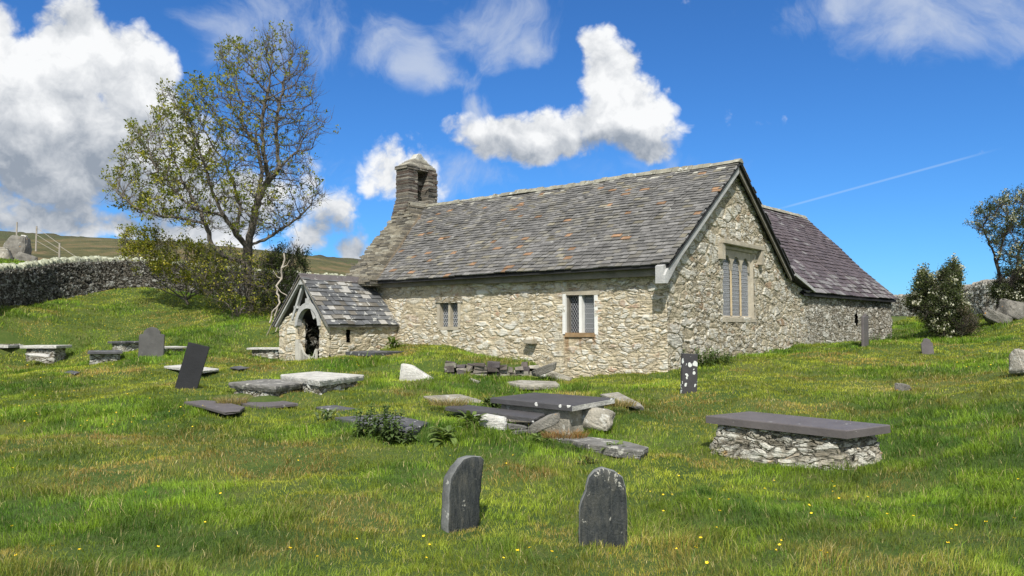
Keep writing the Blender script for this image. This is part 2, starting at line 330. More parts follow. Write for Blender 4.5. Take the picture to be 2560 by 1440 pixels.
def leafmat(name, attr='col', trans=.35, rough=.55):
    m_, t = newmat(name)
    c = t.n('ShaderNodeVertexColor', {'layer_name': attr}).outputs[0]
    d = t.n('ShaderNodeBsdfPrincipled', None, {'Base Color': c, 'Roughness': rough, 'Specular IOR Level': .25})
    tr = t.n('ShaderNodeBsdfTranslucent', None, {0: t.mix(1.0, c, (1.15, 1.15, .6), 'MULTIPLY')})
    mx = t.n('ShaderNodeMixShader', None, {0: trans, 1: d.outputs[0], 2: tr.outputs[0]})
    t.n('ShaderNodeOutputMaterial', None, {0: mx.outputs[0]}); return m_
M_leaf = leafmat('leaf'); M_blade = leafmat('grass blade', trans=.22, rough=.55)
m_, t = newmat('petal yellow'); finish(m_, t, (.85, .60, .02), .5); M_petal = m_
m_, t = newmat('flower stalk'); finish(m_, t, (.12, .20, .04), .6); M_stalk = m_

# ------------------------------------------------------------------ church frame
CA = math.atan2(-.64, .768)
EE = np.array([.768, -.64, 0]) / math.hypot(.768, .64); NN = np.array([.64, .768, 0]) / math.hypot(.768, .64)
OO = np.array([4.0174, 19.7, 0.0])
def C2W(x, y, z=0): return OO + EE * x + NN * y + np.array([0, 0, z])
def W2C(X, Y): d0 = X - OO[0]; d1 = Y - OO[1]; return d0 * EE[0] + d1 * EE[1], d0 * NN[0] + d1 * NN[1]
T0 = np.array([10.5, 27.5]); T1 = np.array([17.2, 34.5]); TD = (T1 - T0) / np.linalg.norm(T1 - T0); TN = np.array([-TD[1], TD[0]])   # transept east wall, and its way west

# ------------------------------------------------------------------ ground
CT = [  # photo x, photo y, distance ahead -> height
 (1510, 1375, 6.0), (1160, 1312, 6.75), (2110, 1161, 9.5), (1800, 1100, 11.2), (2192, 1130, 10.2), (1480, 1066, 12.1), 
 (860, 982, 16.0), (600, 980, 15.8), (700, 984, 15.5), (465, 967, 16), (245, 911, 24), (110, 889, 28), (378, 890, 24), (480, 925, 20.5),
 (735, 907, 24.3), (840, 897, 23.4), (938, 897, 21.8), (700, 888, 27), (1045, 952, 17.2), (1180, 948, 17.5), (1345, 950, 20.3), (1180, 945, 19.4), (1300, 932, 22.4), (1200, 914, 23.6), (1100, 880, 24.9), (1000, 867, 26.2), (1400, 945, 21.6), (1520, 944, 20.6), (1668, 940, 19.6),
 (1790, 905, 21.2), (1920, 885, 24), (2046, 866, 27.4), (2163, 858, 30), (2225, 851, 34.3), (1720, 975, 15), (2163, 865, 24), (2320, 885, 22), (2260, 975, 15.5), (2550, 935, 14.2),
 (2560, 1100, 9), (2560, 1440, 4.6), (1280, 1440, 5.1), (0, 1440, 5.0), (640, 1440, 5.0), (1900, 1440, 4.9), (0, 1200, 8.3), (0, 1050, 13), (0, 960, 19), (300, 1100, 10.6), (640, 1180, 8.7), (300, 980, 17),
 (2560, 850, 24), (2380, 845, 31), (2300, 800, 42), (2240, 792, 46), (2450, 800, 33), (2560, 790, 32),
 (330, 722, 38), (180, 735, 36.5), (0, 766, 31), (-80, 780, 28), (200, 800, 31), (380, 850, 27.5), (120, 830, 29), (480, 800, 32), (500, 738, 40.5), (620, 775, 34), (700, 822, 29.5), (640, 745, 42), (800, 740, 46),
 (0, 662, 42), (40, 650, 48), (90, 625, 56), (300, 628, 58), (600, 640, 62), (850, 655, 70), (150, 600, 75), (1300, 1000, 15.5), (1600, 1010, 14.5), (1900, 980, 15)]
cp = []; cz = []
for (x_, y_, Y_) in CT:
    q = D(x_, y_, Y_); cp.append(q[:2]); cz.append(q[2])
for (x_, y_, z_) in [(540, 1004, .19), (655, 1028, .16), (752, 1013, .18), (560, 1042, .12), (470, 1012, .17), (614, 984, .24), (830, 1060, .14), (1020, 1093, .12), (1082, 1062, .17), (960, 1028, .24), (850, 1024, .22), (410, 920, .56), (548, 930, .52),
                     (1058, 994, .26), (1210, 1008, .24), (1560, 1006, .26), (1400, 1105, -.01), (1600, 1132, -.06), (1280, 1090, .06), (1440, 1075, .07), (823, 976, .38), (905, 965, .42), (700, 986, .35), (590, 975, .38)]:
    q = G(x_, y_, z_); cp.append(q[:2]); cz.append(z_)
for (X_, Y_, z_) in [(0, 0, 0), (-6, 0, .05), (7, 0, .4), (-25, 10, .9), (-28, 25, 2.6), (-35, 45, 6.5), (20, 10, 1.8), (30, 30, 3.0), (14, 45, 2.3), (0, 40, 2.6), (6, 60, 2.3), (30, 55, 2.0), (30, 75, -1), (5, 80, 1.5),
                     (-4, 27, 1.0), (2, 27, 1.0), (-60, 70, 8), (-50, 20, 5)]:
    cp.append((X_, Y_)); cz.append(z_)
cp = np.array(cp); cz = np.array(cz)
def _phi(r2): return .5 * r2 * np.log(r2 + 1e-9)
_n = len(cp); d2 = ((cp[:, None] - cp[None]) ** 2).sum(-1)
_A = np.zeros((_n + 3, _n + 3)); _A[:_n, :_n] = _phi(d2) + np.eye(_n) * .15
_A[:_n, _n] = 1; _A[:_n, _n + 1:] = cp; _A[_n, :_n] = 1; _A[_n + 1:, :_n] = cp.T
_W = np.linalg.solve(_A, np.concatenate([cz, [0, 0, 0]]))
def sstep(x, a, b): t_ = np.clip((x - a) / (b - a), 0, 1); return t_ * t_ * (3 - 2 * t_)
def mound(X, Y):                        # turf bank against the south wall behind the low stone edge
    f_ = Y - (20.0 + (X + 1.7) * .42)
    return .34 * sstep(f_, -.04, .22) * sstep(X, -4.2, -1.6) * (1 - sstep(X, .62, .86)) * (1 - sstep(Y, 30, 40))
def hgt(X, Y, lumps=True):
    X = np.asarray(X, float); Y = np.asarray(Y, float); sh = X.shape; x = np.clip(X.ravel(), -60, 40); y = np.clip(Y.ravel(), -8, 78)
    out = np.empty(len(x))
    for i in range(0, len(x), 60000):
        xs, ys = x[i:i + 60000], y[i:i + 60000]
        r2 = (xs[:, None] - cp[None, :, 0]) ** 2 + (ys[:, None] - cp[None, :, 1]) ** 2
        out[i:i + 60000] = _phi(r2) @ _W[:_n] + _W[_n] + _W[_n + 1] * xs + _W[_n + 2] * ys
    out = out.reshape(sh)
    if lumps: out = out + .20 * (fbm(X * .55, Y * .55, s=3, o=3) - .44) + .17 * (fbm(X * 1.9, Y * 1.9, s=9, o=3) - .44) + .07 * (fbm(X * 4.6, Y * 4.6, s=13, o=2) - .37)
    return out + mound(X, Y)
def gz(X, Y): return float(hgt(np.array([X]), np.array([Y]))[0])
def axis_pts(a, b, step, far_lo, far_hi):
    core = list(np.arange(a, b + 1e-6, step)); s_ = step; lo = []; v = a
    while v > far_lo: s_ *= 1.16; v -= s_; lo.append(v)
    s_ = step; hi = []; v = b
    while v < far_hi: s_ *= 1.16; v += s_; hi.append(v)
    return np.array(lo[::-1] + core + hi)
gx = axis_pts(-24, 24, .12, -1500, 1500); gy = axis_pts(1, 44, .12, -300, 1800)
GX, GY = np.meshgrid(gx, gy); GZ = hgt(GX, GY)
fall = sstep(np.hypot(GX, GY), 90, 400); GZ = GZ * (1 - fall) + (-6) * fall
def gridfaces(nu, nv):
    i = np.arange(nu * nv).reshape(nv, nu); return np.stack([i[:-1, :-1], i[:-1, 1:], i[1:, 1:], i[1:, :-1]], -1).reshape(-1, 4)
m_, t = newmat('turf soil'); P = pos(t)
nn = t.noise(P, .8, 5, .6); nf = t.noise(P, 14, 6, .7)
c = t.ramp(t.m('ADD', t.m('MULTIPLY', nn, .6), t.m('MULTIPLY', nf, .4)), [(.3, (.03, .06, .010)), (.48, (.065, .11, .016)), (.6, (.11, .13, .03)), (.75, (.17, .13, .05))])
yy = t.n('ShaderNodeSeparateXYZ', None, {0: P})
far_ = t.m('MULTIPLY', t.maprange(yy.outputs[1], 42, 48), t.maprange(yy.outputs[0], -2, -6))
c = t.mix(far_, c, t.ramp(t.noise(P, .4, 6, .7), [(.35, (.05, .055, .02)), (.5, (.10, .095, .035)), (.62, (.17, .12, .06)), (.75, (.09, .12, .03))]))
M_ground = finish(m_, t, c, .95, t.m('ADD', nf, t.noise(P, 60, 3)), .05)
g = build('ground', np.stack([GX, GY, GZ], -1), gridfaces(len(gx), len(gy)), M_ground, smooth=True); tag(g, kind='structure')

# far hills to the left
hz_px = [(-1400, 560), (-700, 566), (-300, 572), (0, 577), (80, 583), (150, 589), (300, 597), (400, 604), (500, 611), (600, 622), (680, 632), (760, 638), (880, 646), (1000, 660), (1200, 690), (1500, 760), (1800, 830)]
azs = np.array([azel(x_, y_)[0] for x_, y_ in hz_px]); els = np.array([math.tan(azel(x_, y_)[1]) for x_, y_ in hz_px])
A_ = np.linspace(azs[0], azs[-1], 420); RR = np.concatenate([np.linspace(78, 420, 120), np.linspace(440, 1300, 20)])
AA, RG = np.meshgrid(A_, RR); ev = np.interp(AA, azs, els)
tt = np.clip((RG - 78) / (380 - 78), 0, 1.35)
crest = 1.65 + ev * 380
z0 = np.clip(hgt(np.sin(AA) * 76, np.cos(AA) * 76, False), -5, 14) - 1.5
HZ = z0 + (crest - z0) * (tt ** 1.0) - np.where(tt > 1, (tt - 1) * 8, 0)
HZ += (fbm(AA * 40, RG / 40, s=5, o=4) - .45) * 3.0 * sstep(RG, 90, 160) * (1 - sstep(RG, 300, 380)) + (fbm(AA * 160, RG / 9, s=8, o=3) - .45) * .5
m_, t = newmat('moorland'); P = pos(t)
c = t.ramp(t.noise(P, .035, 8, .65), [(.32, (.045, .042, .020)), (.46, (.075, .068, .030)), (.55, (.070, .085, .028)), (.68, (.10, .082, .045))])
c = t.mix(t.maprange(t.noise(P, .5, 5, .7), .45, .7, 0.0, .7), c, (.05, .055, .022))
c = t.mix(t.maprange(t.noise(P, .9, 3), .72, .76, 0.0, .8), c, (.34, .33, .30))
M_moor = finish(m_, t, c, .95, t.noise(P, .6, 6, .7), 1.2)
o = build('hills', np.stack([np.sin(AA) * RG, np.cos(AA) * RG, HZ], -1), gridfaces(len(A_), len(RR)), M_moor, smooth=True); tag(o, kind='structure')

for k in range(14):
    a_ = random.uniform(azs[3], azs[12]); r__ = random.uniform(120, 330); t_ = (r__ - 78) / 302; e_ = np.interp(a_, azs, els); zz0 = np.clip(hgt(np.array([math.sin(a_) * 76]), np.array([math.cos(a_) * 76]), False), -5, 14)[0] - 1.5
    FAR_ROCKS = globals().setdefault('FAR_ROCKS', []); FAR_ROCKS.append((math.sin(a_) * r__, math.cos(a_) * r__, zz0 + (1.65 + e_ * 380 - zz0) * t_))
# ------------------------------------------------------------------ building blocks
def cuts(a, b, step, extra=()):
    pts = sorted({a, b} | {e for e in extra if a < e < b}); out = []
    for p, q in zip(pts[:-1], pts[1:]): out += list(np.linspace(p, q, max(2, int(round((q - p) / step)) + 1))[:-1])
    return np.array(out + [b])
def wallgrid(fn, us, vs, keep, V, F):   # fn(u, v) -> point; keep(u, v) -> bool for the cell centre
    b0 = len(V); nu, nv = len(us), len(vs)
    for v_ in vs:
        for u_ in us: V.append(fn(u_, v_))
    for j in range(nv - 1):
        for i in range(nu - 1):
            if keep((us[i] + us[i + 1]) / 2, (vs[j] + vs[j + 1]) / 2):
                a_ = b0 + j * nu + i; F.append((a_, a_ + 1, a_ + 1 + nu, a_ + nu))
def weld(o, d=.002, smooth=True):
    bm = bmesh.new(); bm.from_mesh(o.data); bmesh.ops.remove_doubles(bm, verts=bm.verts, dist=d)
    for v_ in [v_ for v_ in bm.verts if not v_.link_faces]: bm.verts.remove(v_)
    for f_ in bm.faces: f_.smooth = smooth
    bm.to_mesh(o.data); bm.free()
def slates(o0, u, v, umin, umax, S, e0, e1, wmin, wmax, colf, mb, thick=.022):
    """courses of slates on a slope: o0 origin at the eave, u along it, v up it; umin/umax: functions of the way up"""
    o0, u, v = Vector(o0), Vector(u).normalized(), Vector(v).normalized(); n_ = u.cross(v).normalized()
    if n_.z < 0: n_ = -n_
    s_ = 0; row = 0
    while s_ < S - .02:
        e = e0 + (e1 - e0) * s_ / S; a0, a1 = umin(s_), umax(s_); x = a0 + (rng.uniform(0, wmax) * .7 if row % 2 else 0) - rng.uniform(0, .05); x = max(x, a0)
        sag = .012 * math.sin(s_ * 2.1)
        if x > a0 + .02: xs = [a0, x]
        else: xs = [a0]
        while xs[-1] < a1 - .08: xs.append(min(a1, xs[-1] + rng.uniform(wmin, wmax)))
        for i in range(len(xs) - 1):
            l, r = xs[i] + .006, xs[i + 1] - .006; th = thick * rng.uniform(.7, 1.7); dn = rng.uniform(-.012, .006)
            tp = min(S, s_ + e * 1.25); wav = .02 * math.sin((l + r) * .5 * .9 + s_) + .012 * math.sin((l + r) * 1.7 - s_ * 2)
            def pt(a, b, h): return o0 + u * a + v * b + n_ * (h + sag + wav)
            c1 = rng.uniform(-.01, .01)
            V = [pt(l, s_ + dn, th + .012), pt(r, s_ + dn + c1, th + .012), pt(r, tp, .010), pt(l, tp, .010), pt(l, s_ + dn, .004), pt(r, s_ + dn + c1, .004)]
            mb.add(V, [(0, 1, 2, 3), (4, 5, 1, 0), (4, 0, 3), (1, 5, 2)], colf((l + r) / 2, s_, S))
        s_ += e * rng.uniform(.93, 1.07); row += 1
def stonerun(mb, x0, x1, y0, y1, z0, z1, lo=.05, hi=.10, L=(.18, .45), jit=.03, cols=((.11, .10, .08), (.17, .15, .12), (.24, .22, .18), (.14, .13, .115), (.10, .075, .06)), axis='x'):
    """courses of thin flat stones filling a box"""
    z = z0
    while z < z1 - .01:
        h = min(rng.uniform(lo, hi), z1 - z + .02); a0, a1 = (x0, x1) if axis == 'x' else (y0, y1); a = a0
        while a < a1 - .01:
            l = rng.uniform(*L); b = min(a1, a + l)
            if a1 - b < .08: b = a1
            j = lambda: rng.uniform(-jit, jit)
            c = cols[rng.integers(len(cols))]
            if axis == 'x': mb.box((a + j() * .3, y0 + j(), z), (b + j() * .3, y1 + j(), z + h - .006), .006, c)
            else: mb.box((x0 + j(), a + j() * .3, z), (x1 + j(), b + j() * .3, z + h - .006), .006, c)
            a = b
        z += h

# ------------------------------------------------------------------ THE CHURCH (own frame: x east, y north, corner of south and east walls at 0,0)
church = thing('church', tuple(OO), 'old rubble stone church with mossy slate roofs, bellcote and small porch', 'church', rotz=CA)
WE = -12.9; RZ = 6.70; RY = 4.15; EZ = 3.28; EY = -.44
def roofz(y):
    if y <= RY: return EZ + (RZ - EZ) * (y - EY) / (RY - EY)
    if y <= 8.56: return RZ + (3.48 - RZ) * (y - RY) / (8.56 - RY)
    return 3.48 + (3.02 - 3.48) * (y - 8.56) / (10.5 - 8.56)
W1 = (-8.32, -7.46, 1.68, 2.52); W2 = (-3.22, -2.22, 1.50, 2.60); WG = (3.35, 5.66, 1.98, 4.10); DOOR = (-12.0, -11.0, .3, 2.1)
st = .034
V, F = [], []
xs_ = cuts(WE, 0, st, (W1[0], W1[1], W2[0], W2[1], -12.0, -11.0)); zs_ = cuts(-.5, 3.14, st, (W1[2], W1[3], W2[2], W2[3], 2.1))
inr = lambda a, b, r: r[0] < a < r[1] and r[2] < b < r[3]
wallgrid(lambda u, v: (u, 0.0, v), xs_, zs_, lambda u, v: not (inr(u, v, W1) or inr(u, v, W2) or inr(u, v, (-12.0, -11.0, -1, 2.1))), V, F)
YE = 10.1
def gab(u, v):
    s = u
    if u > 8.6: s = 8.6 + (u - 8.6) * (1 + max(0, 2.9 - v) * .50)     # the battered north end
    return (0.0, s, v)
ys_ = cuts(0, YE, st, (WG[0], WG[1])); zg_ = np.concatenate([zs_, cuts(3.14, 6.75, st, (WG[3],))[1:]])
zg_ = np.array(sorted(set(list(zs_) + list(cuts(3.14, 6.75, st, (WG[3],)))) | {WG[2]}))
wallgrid(gab, ys_, zg_, lambda u, v: v < roofz(u) - .02 and not inr(u, v, WG), V, F)
def nrt(u, v): return (u, gab(YE, v)[1], v)
wallgrid(nrt, cuts(-1.4, 0, .07)[::-1], cuts(-.5, 3.0, .07), lambda u, v: True, V, F)
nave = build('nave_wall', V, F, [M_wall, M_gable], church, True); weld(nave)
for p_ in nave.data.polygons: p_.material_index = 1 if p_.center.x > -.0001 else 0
mb = MB()                                                            # the unseen west and north sides
mb.box((WE, -.0, -.5), (WE + .5, 8.3, 3.2)); mb.box((WE + .5, 8.0, -.5), (-1.4, 8.3, 3.2))
mb.build('rear_wall', M_wall_thin, church)
mb = MB(); mb.box((WE + .1, .75, -.4), (-.75, 7.9, .9)); mb.build('floor', M_dark, church)

# roofs
def cnave(x, s, S):
    r = rng.random(); b = rng.uniform(.10, .185)
    o = .5 + fbm(np.array([x * .6]), np.array([s * .8]), s=77, o=3)[0]
    if r < .034 * o * o * o: return (b * 1.75, b * 1.05, b * .58)
    if r < .075 * o: return (b * 1.3, b * 1.18, b * .86)
    if r < .25: return (b * 1.12, b * 1.06, b * .90)
    if s > S * .92 and r < .5: return (.36, .35, .30)
    return (b * 1.0, b * .97, b * .91)
mb = MB(); SL = math.hypot(RY - EY, RZ - EZ); vs = (0, (RY - EY) / SL, (RZ - EZ) / SL)
def wedge(s): return -11.05 - 2.35 * s / SL
slates((0, EY, EZ), (1, 0, 0), vs, wedge, lambda s: .32 + .02 * math.sin(s * 9), SL, .185, .145, .17, .34, cnave, mb)
SN = math.hypot(8.56 - RY, RZ - 3.48); vn = (0, -(8.56 - RY) / SN, (RZ - 3.48) / SN)
slates((0, 8.56, 3.48), (1, 0, 0), vn, lambda s: -13.4, lambda s: .32, SN, .26, .24, .3, .5, cnave, mb)
S2 = math.hypot(10.5 - 8.56, .46); slates((0, 10.5, 3.02), (1, 0, 0), (0, -1.94 / S2, .46 / S2), lambda s: -1.5, lambda s: .30, S2, .2, .2, .2, .35, cnave, mb)
roof = mb.build('roof', M_slate_roof, church, color=True, fix=False)
mb = MB()
for (y0, y1, x0) in ((EY + .04, RY, WE), (RY, 8.56, -13.4)):
    za, zb = roofz(y0) - .05, roofz(y1) - .05
    mb.add([(x0, y0, za), (.30, y0, za), (.30, y1, zb), (x0, y1, zb), (x0, y0, za - .07), (.30, y0, za - .07), (.30, y1, zb - .07), (x0, y1, zb - .07)],
           [(0, 1, 2, 3), (7, 6, 5, 4), (0, 4, 5, 1), (2, 6, 7, 3), (1, 5, 6, 2), (0, 3, 7, 4)])
mb.add([(-1.5, 8.56, 3.47), (.28, 8.56, 3.47), (.28, 10.48, 3.01), (-1.5, 10.48, 3.01), (-1.5, 8.56, 3.40), (.28, 8.56, 3.40), (.28, 10.48, 2.95), (-1.5, 10.48, 2.95)],
       [(0, 1, 2, 3), (7, 6, 5, 4), (0, 4, 5, 1), (2, 6, 7, 3), (1, 5, 6, 2), (0, 3, 7, 4)])
mb.build('roof_boards', M_under, roof)
mb = MB(); x = -13.2
while x < .3:
    l = rng.uniform(.12, .36); h = rng.uniform(.01, .07); z = RZ + .03 + .02 * math.sin(x * 1.3)
    c = (1, 1, 1); d = rng.uniform(.13, .19)
    mb.add([(x, RY - d, z - .10), (x + l, RY - d, z - .10), (x + l, RY - d * .35, z + h), (x, RY - d * .35, z + h), (x, RY + d * .35, z + h), (x + l, RY + d * .35, z + h), (x + l, RY + d, z - .10), (x, RY + d, z - .10)],
           [(0, 1, 2, 3), (3, 2, 5, 4), (4, 5, 6, 7), (0, 3, 4, 7), (1, 6, 5, 2)]); x += l + .004
mb.build('ridge_stones', M_ridge, roof)
mb = MB()
# wall plate and bargeboards
mb.beam((-11.2, -.06, 3.13), (-6.2, -.06, 3.13), .16, .15); mb.beam((-6.2, -.10, 3.12), (.05, -.10, 3.10), .20, .20)
mb.build('wall_plate', M_timber_dark, church)
def barge(sgn_pts, x, th, h):            # a board following roof points, its top h wide
    mb = MB()
    V = []
    for (y, z, ww) in sgn_pts: V += [(x, y, z), (x + th, y, z), (x + th, y, z - ww), (x, y, z - ww)]
    F = []
    for i in range(len(sgn_pts) - 1):
        a = i * 4
        for k in range(4): F.append((a + k, a + (k + 1) % 4, a + 4 + (k + 1) % 4, a + 4 + k))
    k = (len(sgn_pts) - 1) * 4; F += [(3, 2, 1, 0), (k, k + 1, k + 2, k + 3)]
    mb.add(V, F); return mb
pts = [(-.56, 2.98, .20)] + [(y, roofz(y) - .03 - max(0, .28 - y) * .18, .32 if y > -.2 else .34) for y in (-.44, -.25, 0, .3, .8, 1.5, 2.4, 3.3, 4.1)]
barge(pts, .20, .06, .3).build('bargeboard', M_timber, church)
pts = [(y, roofz(y) - .035, .22) for y in (4.12, 5, 6, 7, 8, 8.5)]
barge(pts, .16, .06, .3).build('bargeboard', M_timber_dark, church)
mb = MB(); mb.beam((.26, 8.55, 3.50), (.26, 10.62, 3.00), .14, .10); mb.build('gutter_board', M_timber, church)
mb = MB(); mb.prism([(-.56, 2.78), (-.40, 2.78), (-.40, 3.28), (-.56, 3.22)], 'x', -.02, .20); mb.build('bargeboard_bracket', M_timber, church)

# west gable of thin stones, and the bellcote standing on it
mb = MB(); s = -.1
z = 3.12
while z < 6.75:
    h = rng.uniform(.05, .085); s = (z - EZ) / (RZ - EZ) * SL; yf = EY + (z - EZ) * (RY - EY) / (RZ - EZ) - .30; xw = wedge(max(0, s)); yf = max(min(yf, 3.0), -.70)
    if z > 6.15: yf = 3.02 + (z - 6.15) * .5
    if z > 6.3: xw = -13.45
    xo = -12.55 - 1.65 * min(1, max(0, z - 3.3) / 2.65)
    a = xo + rng.uniform(-.06, .06)
    while a < xw + .02:
        b = min(xw + .07, a + rng.uniform(.25, .5)); jj = rng.uniform(-.07, .05)
        cc = [(.19, .17, .13), (.26, .235, .18), (.13, .12, .10), (.32, .30, .24)][rng.integers(4)]
        mb.box((a, yf + jj, z), (b - .008, 4.2, z + h - .006), .008, cc); a = b
    z += h
z = 2.9
while z < 6.75:                                                      # its north half
    h = .12; yn = RY + (RZ - z) * (8.56 - RY) / (RZ - 3.48) + .2; mb.box((-14.4, 4.2, z), (-13.3, yn + rng.uniform(-.05, .05), z + h - .004), 0, (.3, .27, .2)); z += h
gw = mb.build('west_gable_coping', M_flat, church, color=True)
mb = MB(); x = 0
for i in range(60):                                                  # brown mortar fillet between coping and slates
    s = SL * i / 60; y = EY + (RY - EY) * i / 60; z = EZ + (RZ - EZ) * i / 60
    if y > 3.5: break
    mb.box((wedge(s) - .05, y, z - .02), (wedge(s) + .10, y + .1, z + .08), .012, (.21, .17, .12))
mb.build('mortar_fillet', M_flat, church, color=True)
mb = MB(); BX0, BX1 = -14.25, -13.5
def ring(z0, z1, y0, y1, x0=BX0, x1=BX1, **k):
    stonerun(mb, x0, x1, y0, y1, z0, z1, .045, .085, (.2, .5), .03, axis='y', **k)
z = 6.2
for k in range(12):                                                  # broad stepped foot
    g_ = (1 - k / 12) ** .8; stonerun(mb, BX0 - .02, BX1 + .02, 3.28 - .22 * g_, 4.95 + .3 * g_, z, z + .06, .05, .06, (.25, .5), .025, axis='y'); z += .06
ring(z, 8.22, 3.28, 3.80); ring(z, 8.22, 4.42, 4.95)
ring(8.22, 8.34, 3.22, 4.90)
for k in range(7):
    g_ = k / 7; stonerun(mb, BX0 + .05 * k * .6, BX1 - .03 * k, 3.30 + .55 * g_, 4.86 - .45 * g_, 8.34 + .055 * k, 8.40 + .055 * k, .05, .06, (.25, .5), .03, axis='y', cols=((.42, .40, .33), (.34, .32, .26), (.26, .24, .2)))
mb.prism([(3.85, 8.70), (4.48, 8.70), (4.20, 8.98), (4.05, 8.97)], 'x', -14.05, -13.72, (.42, .42, .38))
bell_ = mb.build('bellcote', M_flat, church, color=True)
mb = MB()                                                            # bell on its yoke
ring_ = [(.0, .30), (.05, .30), (.09, .27), (.11, .2), (.13, .10), (.17, .02), (.185, 0)]
nseg = 16; V = []; F = []
for (r_, z_) in ring_:
    for k in range(nseg): a = 2 * math.pi * k / nseg; V.append((-13.9 + r_ * math.cos(a), 4.12 + r_ * math.sin(a), 7.38 + z_))
for i in range(len(ring_) - 1):
    for k in range(nseg): F.append((i * nseg + k, i * nseg + (k + 1) % nseg, (i + 1) * nseg + (k + 1) % nseg, (i + 1) * nseg + k))
mb.add(V, F); mb.build('bell', M_iron, bell_, smooth=True, fix=False)
mb = MB(); mb.beam((-13.9, 3.84, 7.75), (-13.9, 4.40, 7.75), .12, .14); mb.beam((-13.62, 4.3, 7.45), (-13.42, 4.44, 7.55), .03, .03); mb.build('bell_yoke', M_timber_dark, bell_)

# windows
def lattice(mb, axis, a0, a1, z0, z1, d, st_, w_=.007, slope=1.55):
    """leaded diamonds over a light lying in a plane of constant d"""
    W_, H_ = a1 - a0, z1 - z0
    for sg in (1, -1):
        c = -H_ / slope
        while c < W_ + H_ / slope:
            p = []
            for (a, z) in ((c, 0), (c + H_ / slope, H_)): p.append((a, z))
            (xa, za), (xb, zb) = p
            if xa < 0: za += (0 - xa) * slope; xa = 0
            if xb > W_: zb -= (xb - W_) * slope; xb = W_
            if xb - xa > .01:
                if sg < 0: xa, xb = W_ - xa, W_ - xb
                A_, B_ = (a0 + xa, z0 + za), (a0 + xb, z0 + zb)
                if axis == 'y': mb.beam((A_[0], d, A_[1]), (B_[0], d, B_[1]), w_, w_, (0, 1, 0))
                else: mb.beam((d, A_[0], A_[1]), (d, B_[0], B_[1]), w_, w_, (1, 0, 0))
            c += st_
def pane(name, axis, a0, a1, z0, z1, d, parent, mat=None):
    V = [(a0, d, z0), (a1, d, z0), (a1, d, z1), (a0, d, z1)] if axis == 'y' else [(d, a0, z0), (d, a1, z0), (d, a1, z1), (d, a0, z1)]
    mb = MB()
    if axis == 'y': mb.box((a0, d, z0), (a1, d + .012, z1))
    else: mb.box((d - .012, a0, z0), (d, a1, z1))
    return mb.build(name, mat or M_glass, parent)
def south_window(r, mats, label, sill):
    x0, x1, z0, z1 = r; d = .14
    mb = MB()                                                        # stone reveal
    mb.box((x0 - .10, -.03, z0 - .03), (x0 + .015, .50, z1 + .03), .008); mb.box((x1 - .015, -.03, z0 - .03), (x1 + .10, .50, z1 + .03), .008)
    w_ = mb.build('window', mats[0], church); w_['label'] = label
    mb = MB(); mb.box((x0 - .14, -.035, z1 - .02), (x1 + .16, .5, z1 + .11), .012); mb.build('lintel', M_wall_thin if not sill else M_jamb, w_)
    mb = MB(); mb.box((x0 + .0, -.05, z0 - .10), (x1, .5, z0 + .015), .008); mb.build('sill', sill or M_jamb, w_)
    xm = (x0 + x1) / 2
    mb = MB(); mb.box((xm - .045, .0, z0 + .016), (xm + .045, .22, z1 - .021), .004); mb.build('mullion', mats[1], w_)
    if sill:
        mb = MB(); mb.box((x0 + .016, .03, z0 + .02), (x0 + .075, .16, z1 - .025)); mb.build('frame', M_timber_dark, w_)
    for k, (a, b) in enumerate(((x0 + .02, xm - .045), (xm + .045, x1 - .02))):
        pane('pane', 'y', a, b, z0 + .016, z1 - .021, d + .02, w_, M_glass if not (sill and k == 0) else M_glass_void)  # left light: black sheet paints the unlit interior where no pane remains
        mb = MB(); lattice(mb, 'y', a, b, z0 + .02, z1 - .025, d, .085 if k == 0 or not sill else .06, .007)
        if not (sill and k == 0):
            for zz in np.arange(z0 + .14, z1 - .05, .14): mb.beam((a, d + .006, zz), (b, d + .006, zz), .012, .012, (0, 1, 0))
        mb.build('lead_lattice', M_lead, w_)
m_, t = newmat('dark glass and unlit void'); finish(m_, t, (.006, .007, .008), .3); M_glass_void = m_
south_window(W1, (M_jamb, M_jamb), 'small two light leaded window with bluish panes', None)
south_window(W2, (M_limew, M_limew), 'two light leaded window with white jambs and rusty sill', M_timber_brown)
# east window: splayed stone surround, three lights with pointed heads, hood mould
y0, y1, z0, z1 = WG; dx = -.07
mb = MB()
ya, yb = y0 + .07, y1 - .17
for (p0, p1) in (((.02, y0 - .16), (.02, y0 + .005)), ((.02, y1 - .005), (.02, y1 + .15))): mb.box((-.10, p0[1], z0 - .04), (.02, p1[1], z1), .008)
mb.add([(.015, y0, z0), (dx - .04, ya, z0), (dx - .04, ya, z1), (.015, y0, z1)], [(0, 1, 2, 3)])
mb.add([(.015, y1, z0), (dx - .04, yb, z0), (dx - .04, yb, z1), (.015, y1, z1)], [(3, 2, 1, 0)])
mb.add([(.015, y0, z1 - .005), (.015, y1, z1 - .005), (dx - .04, yb, z1 - .12), (dx - .04, ya, z1 - .12)], [(0, 1, 2, 3)])
ew = mb.build('window', M_jamb, church, fix=False); ew['label'] = 'tall three light east window under a stone hood mould'
mb = MB(); mb.add([(.05, y0 - .05, z0 - .03), (.05, y1 + .05, z0 - .03), (dx - .1, yb + .1, z0 + .07), (dx - .1, ya - .1, z0 + .07), (.05, y0 - .05, z0 - .15), (.05, y1 + .05, z0 - .15), (dx - .1, yb + .1, z0 - .15), (dx - .1, ya - .1, z0 - .15)],
    [(0, 1, 2, 3), (4, 0, 3, 7), (4, 5, 1, 0), (5, 6, 2, 1)]); mb.build('sill', M_jamb, ew)
lw = (yb - ya) / 3; mb = MB()
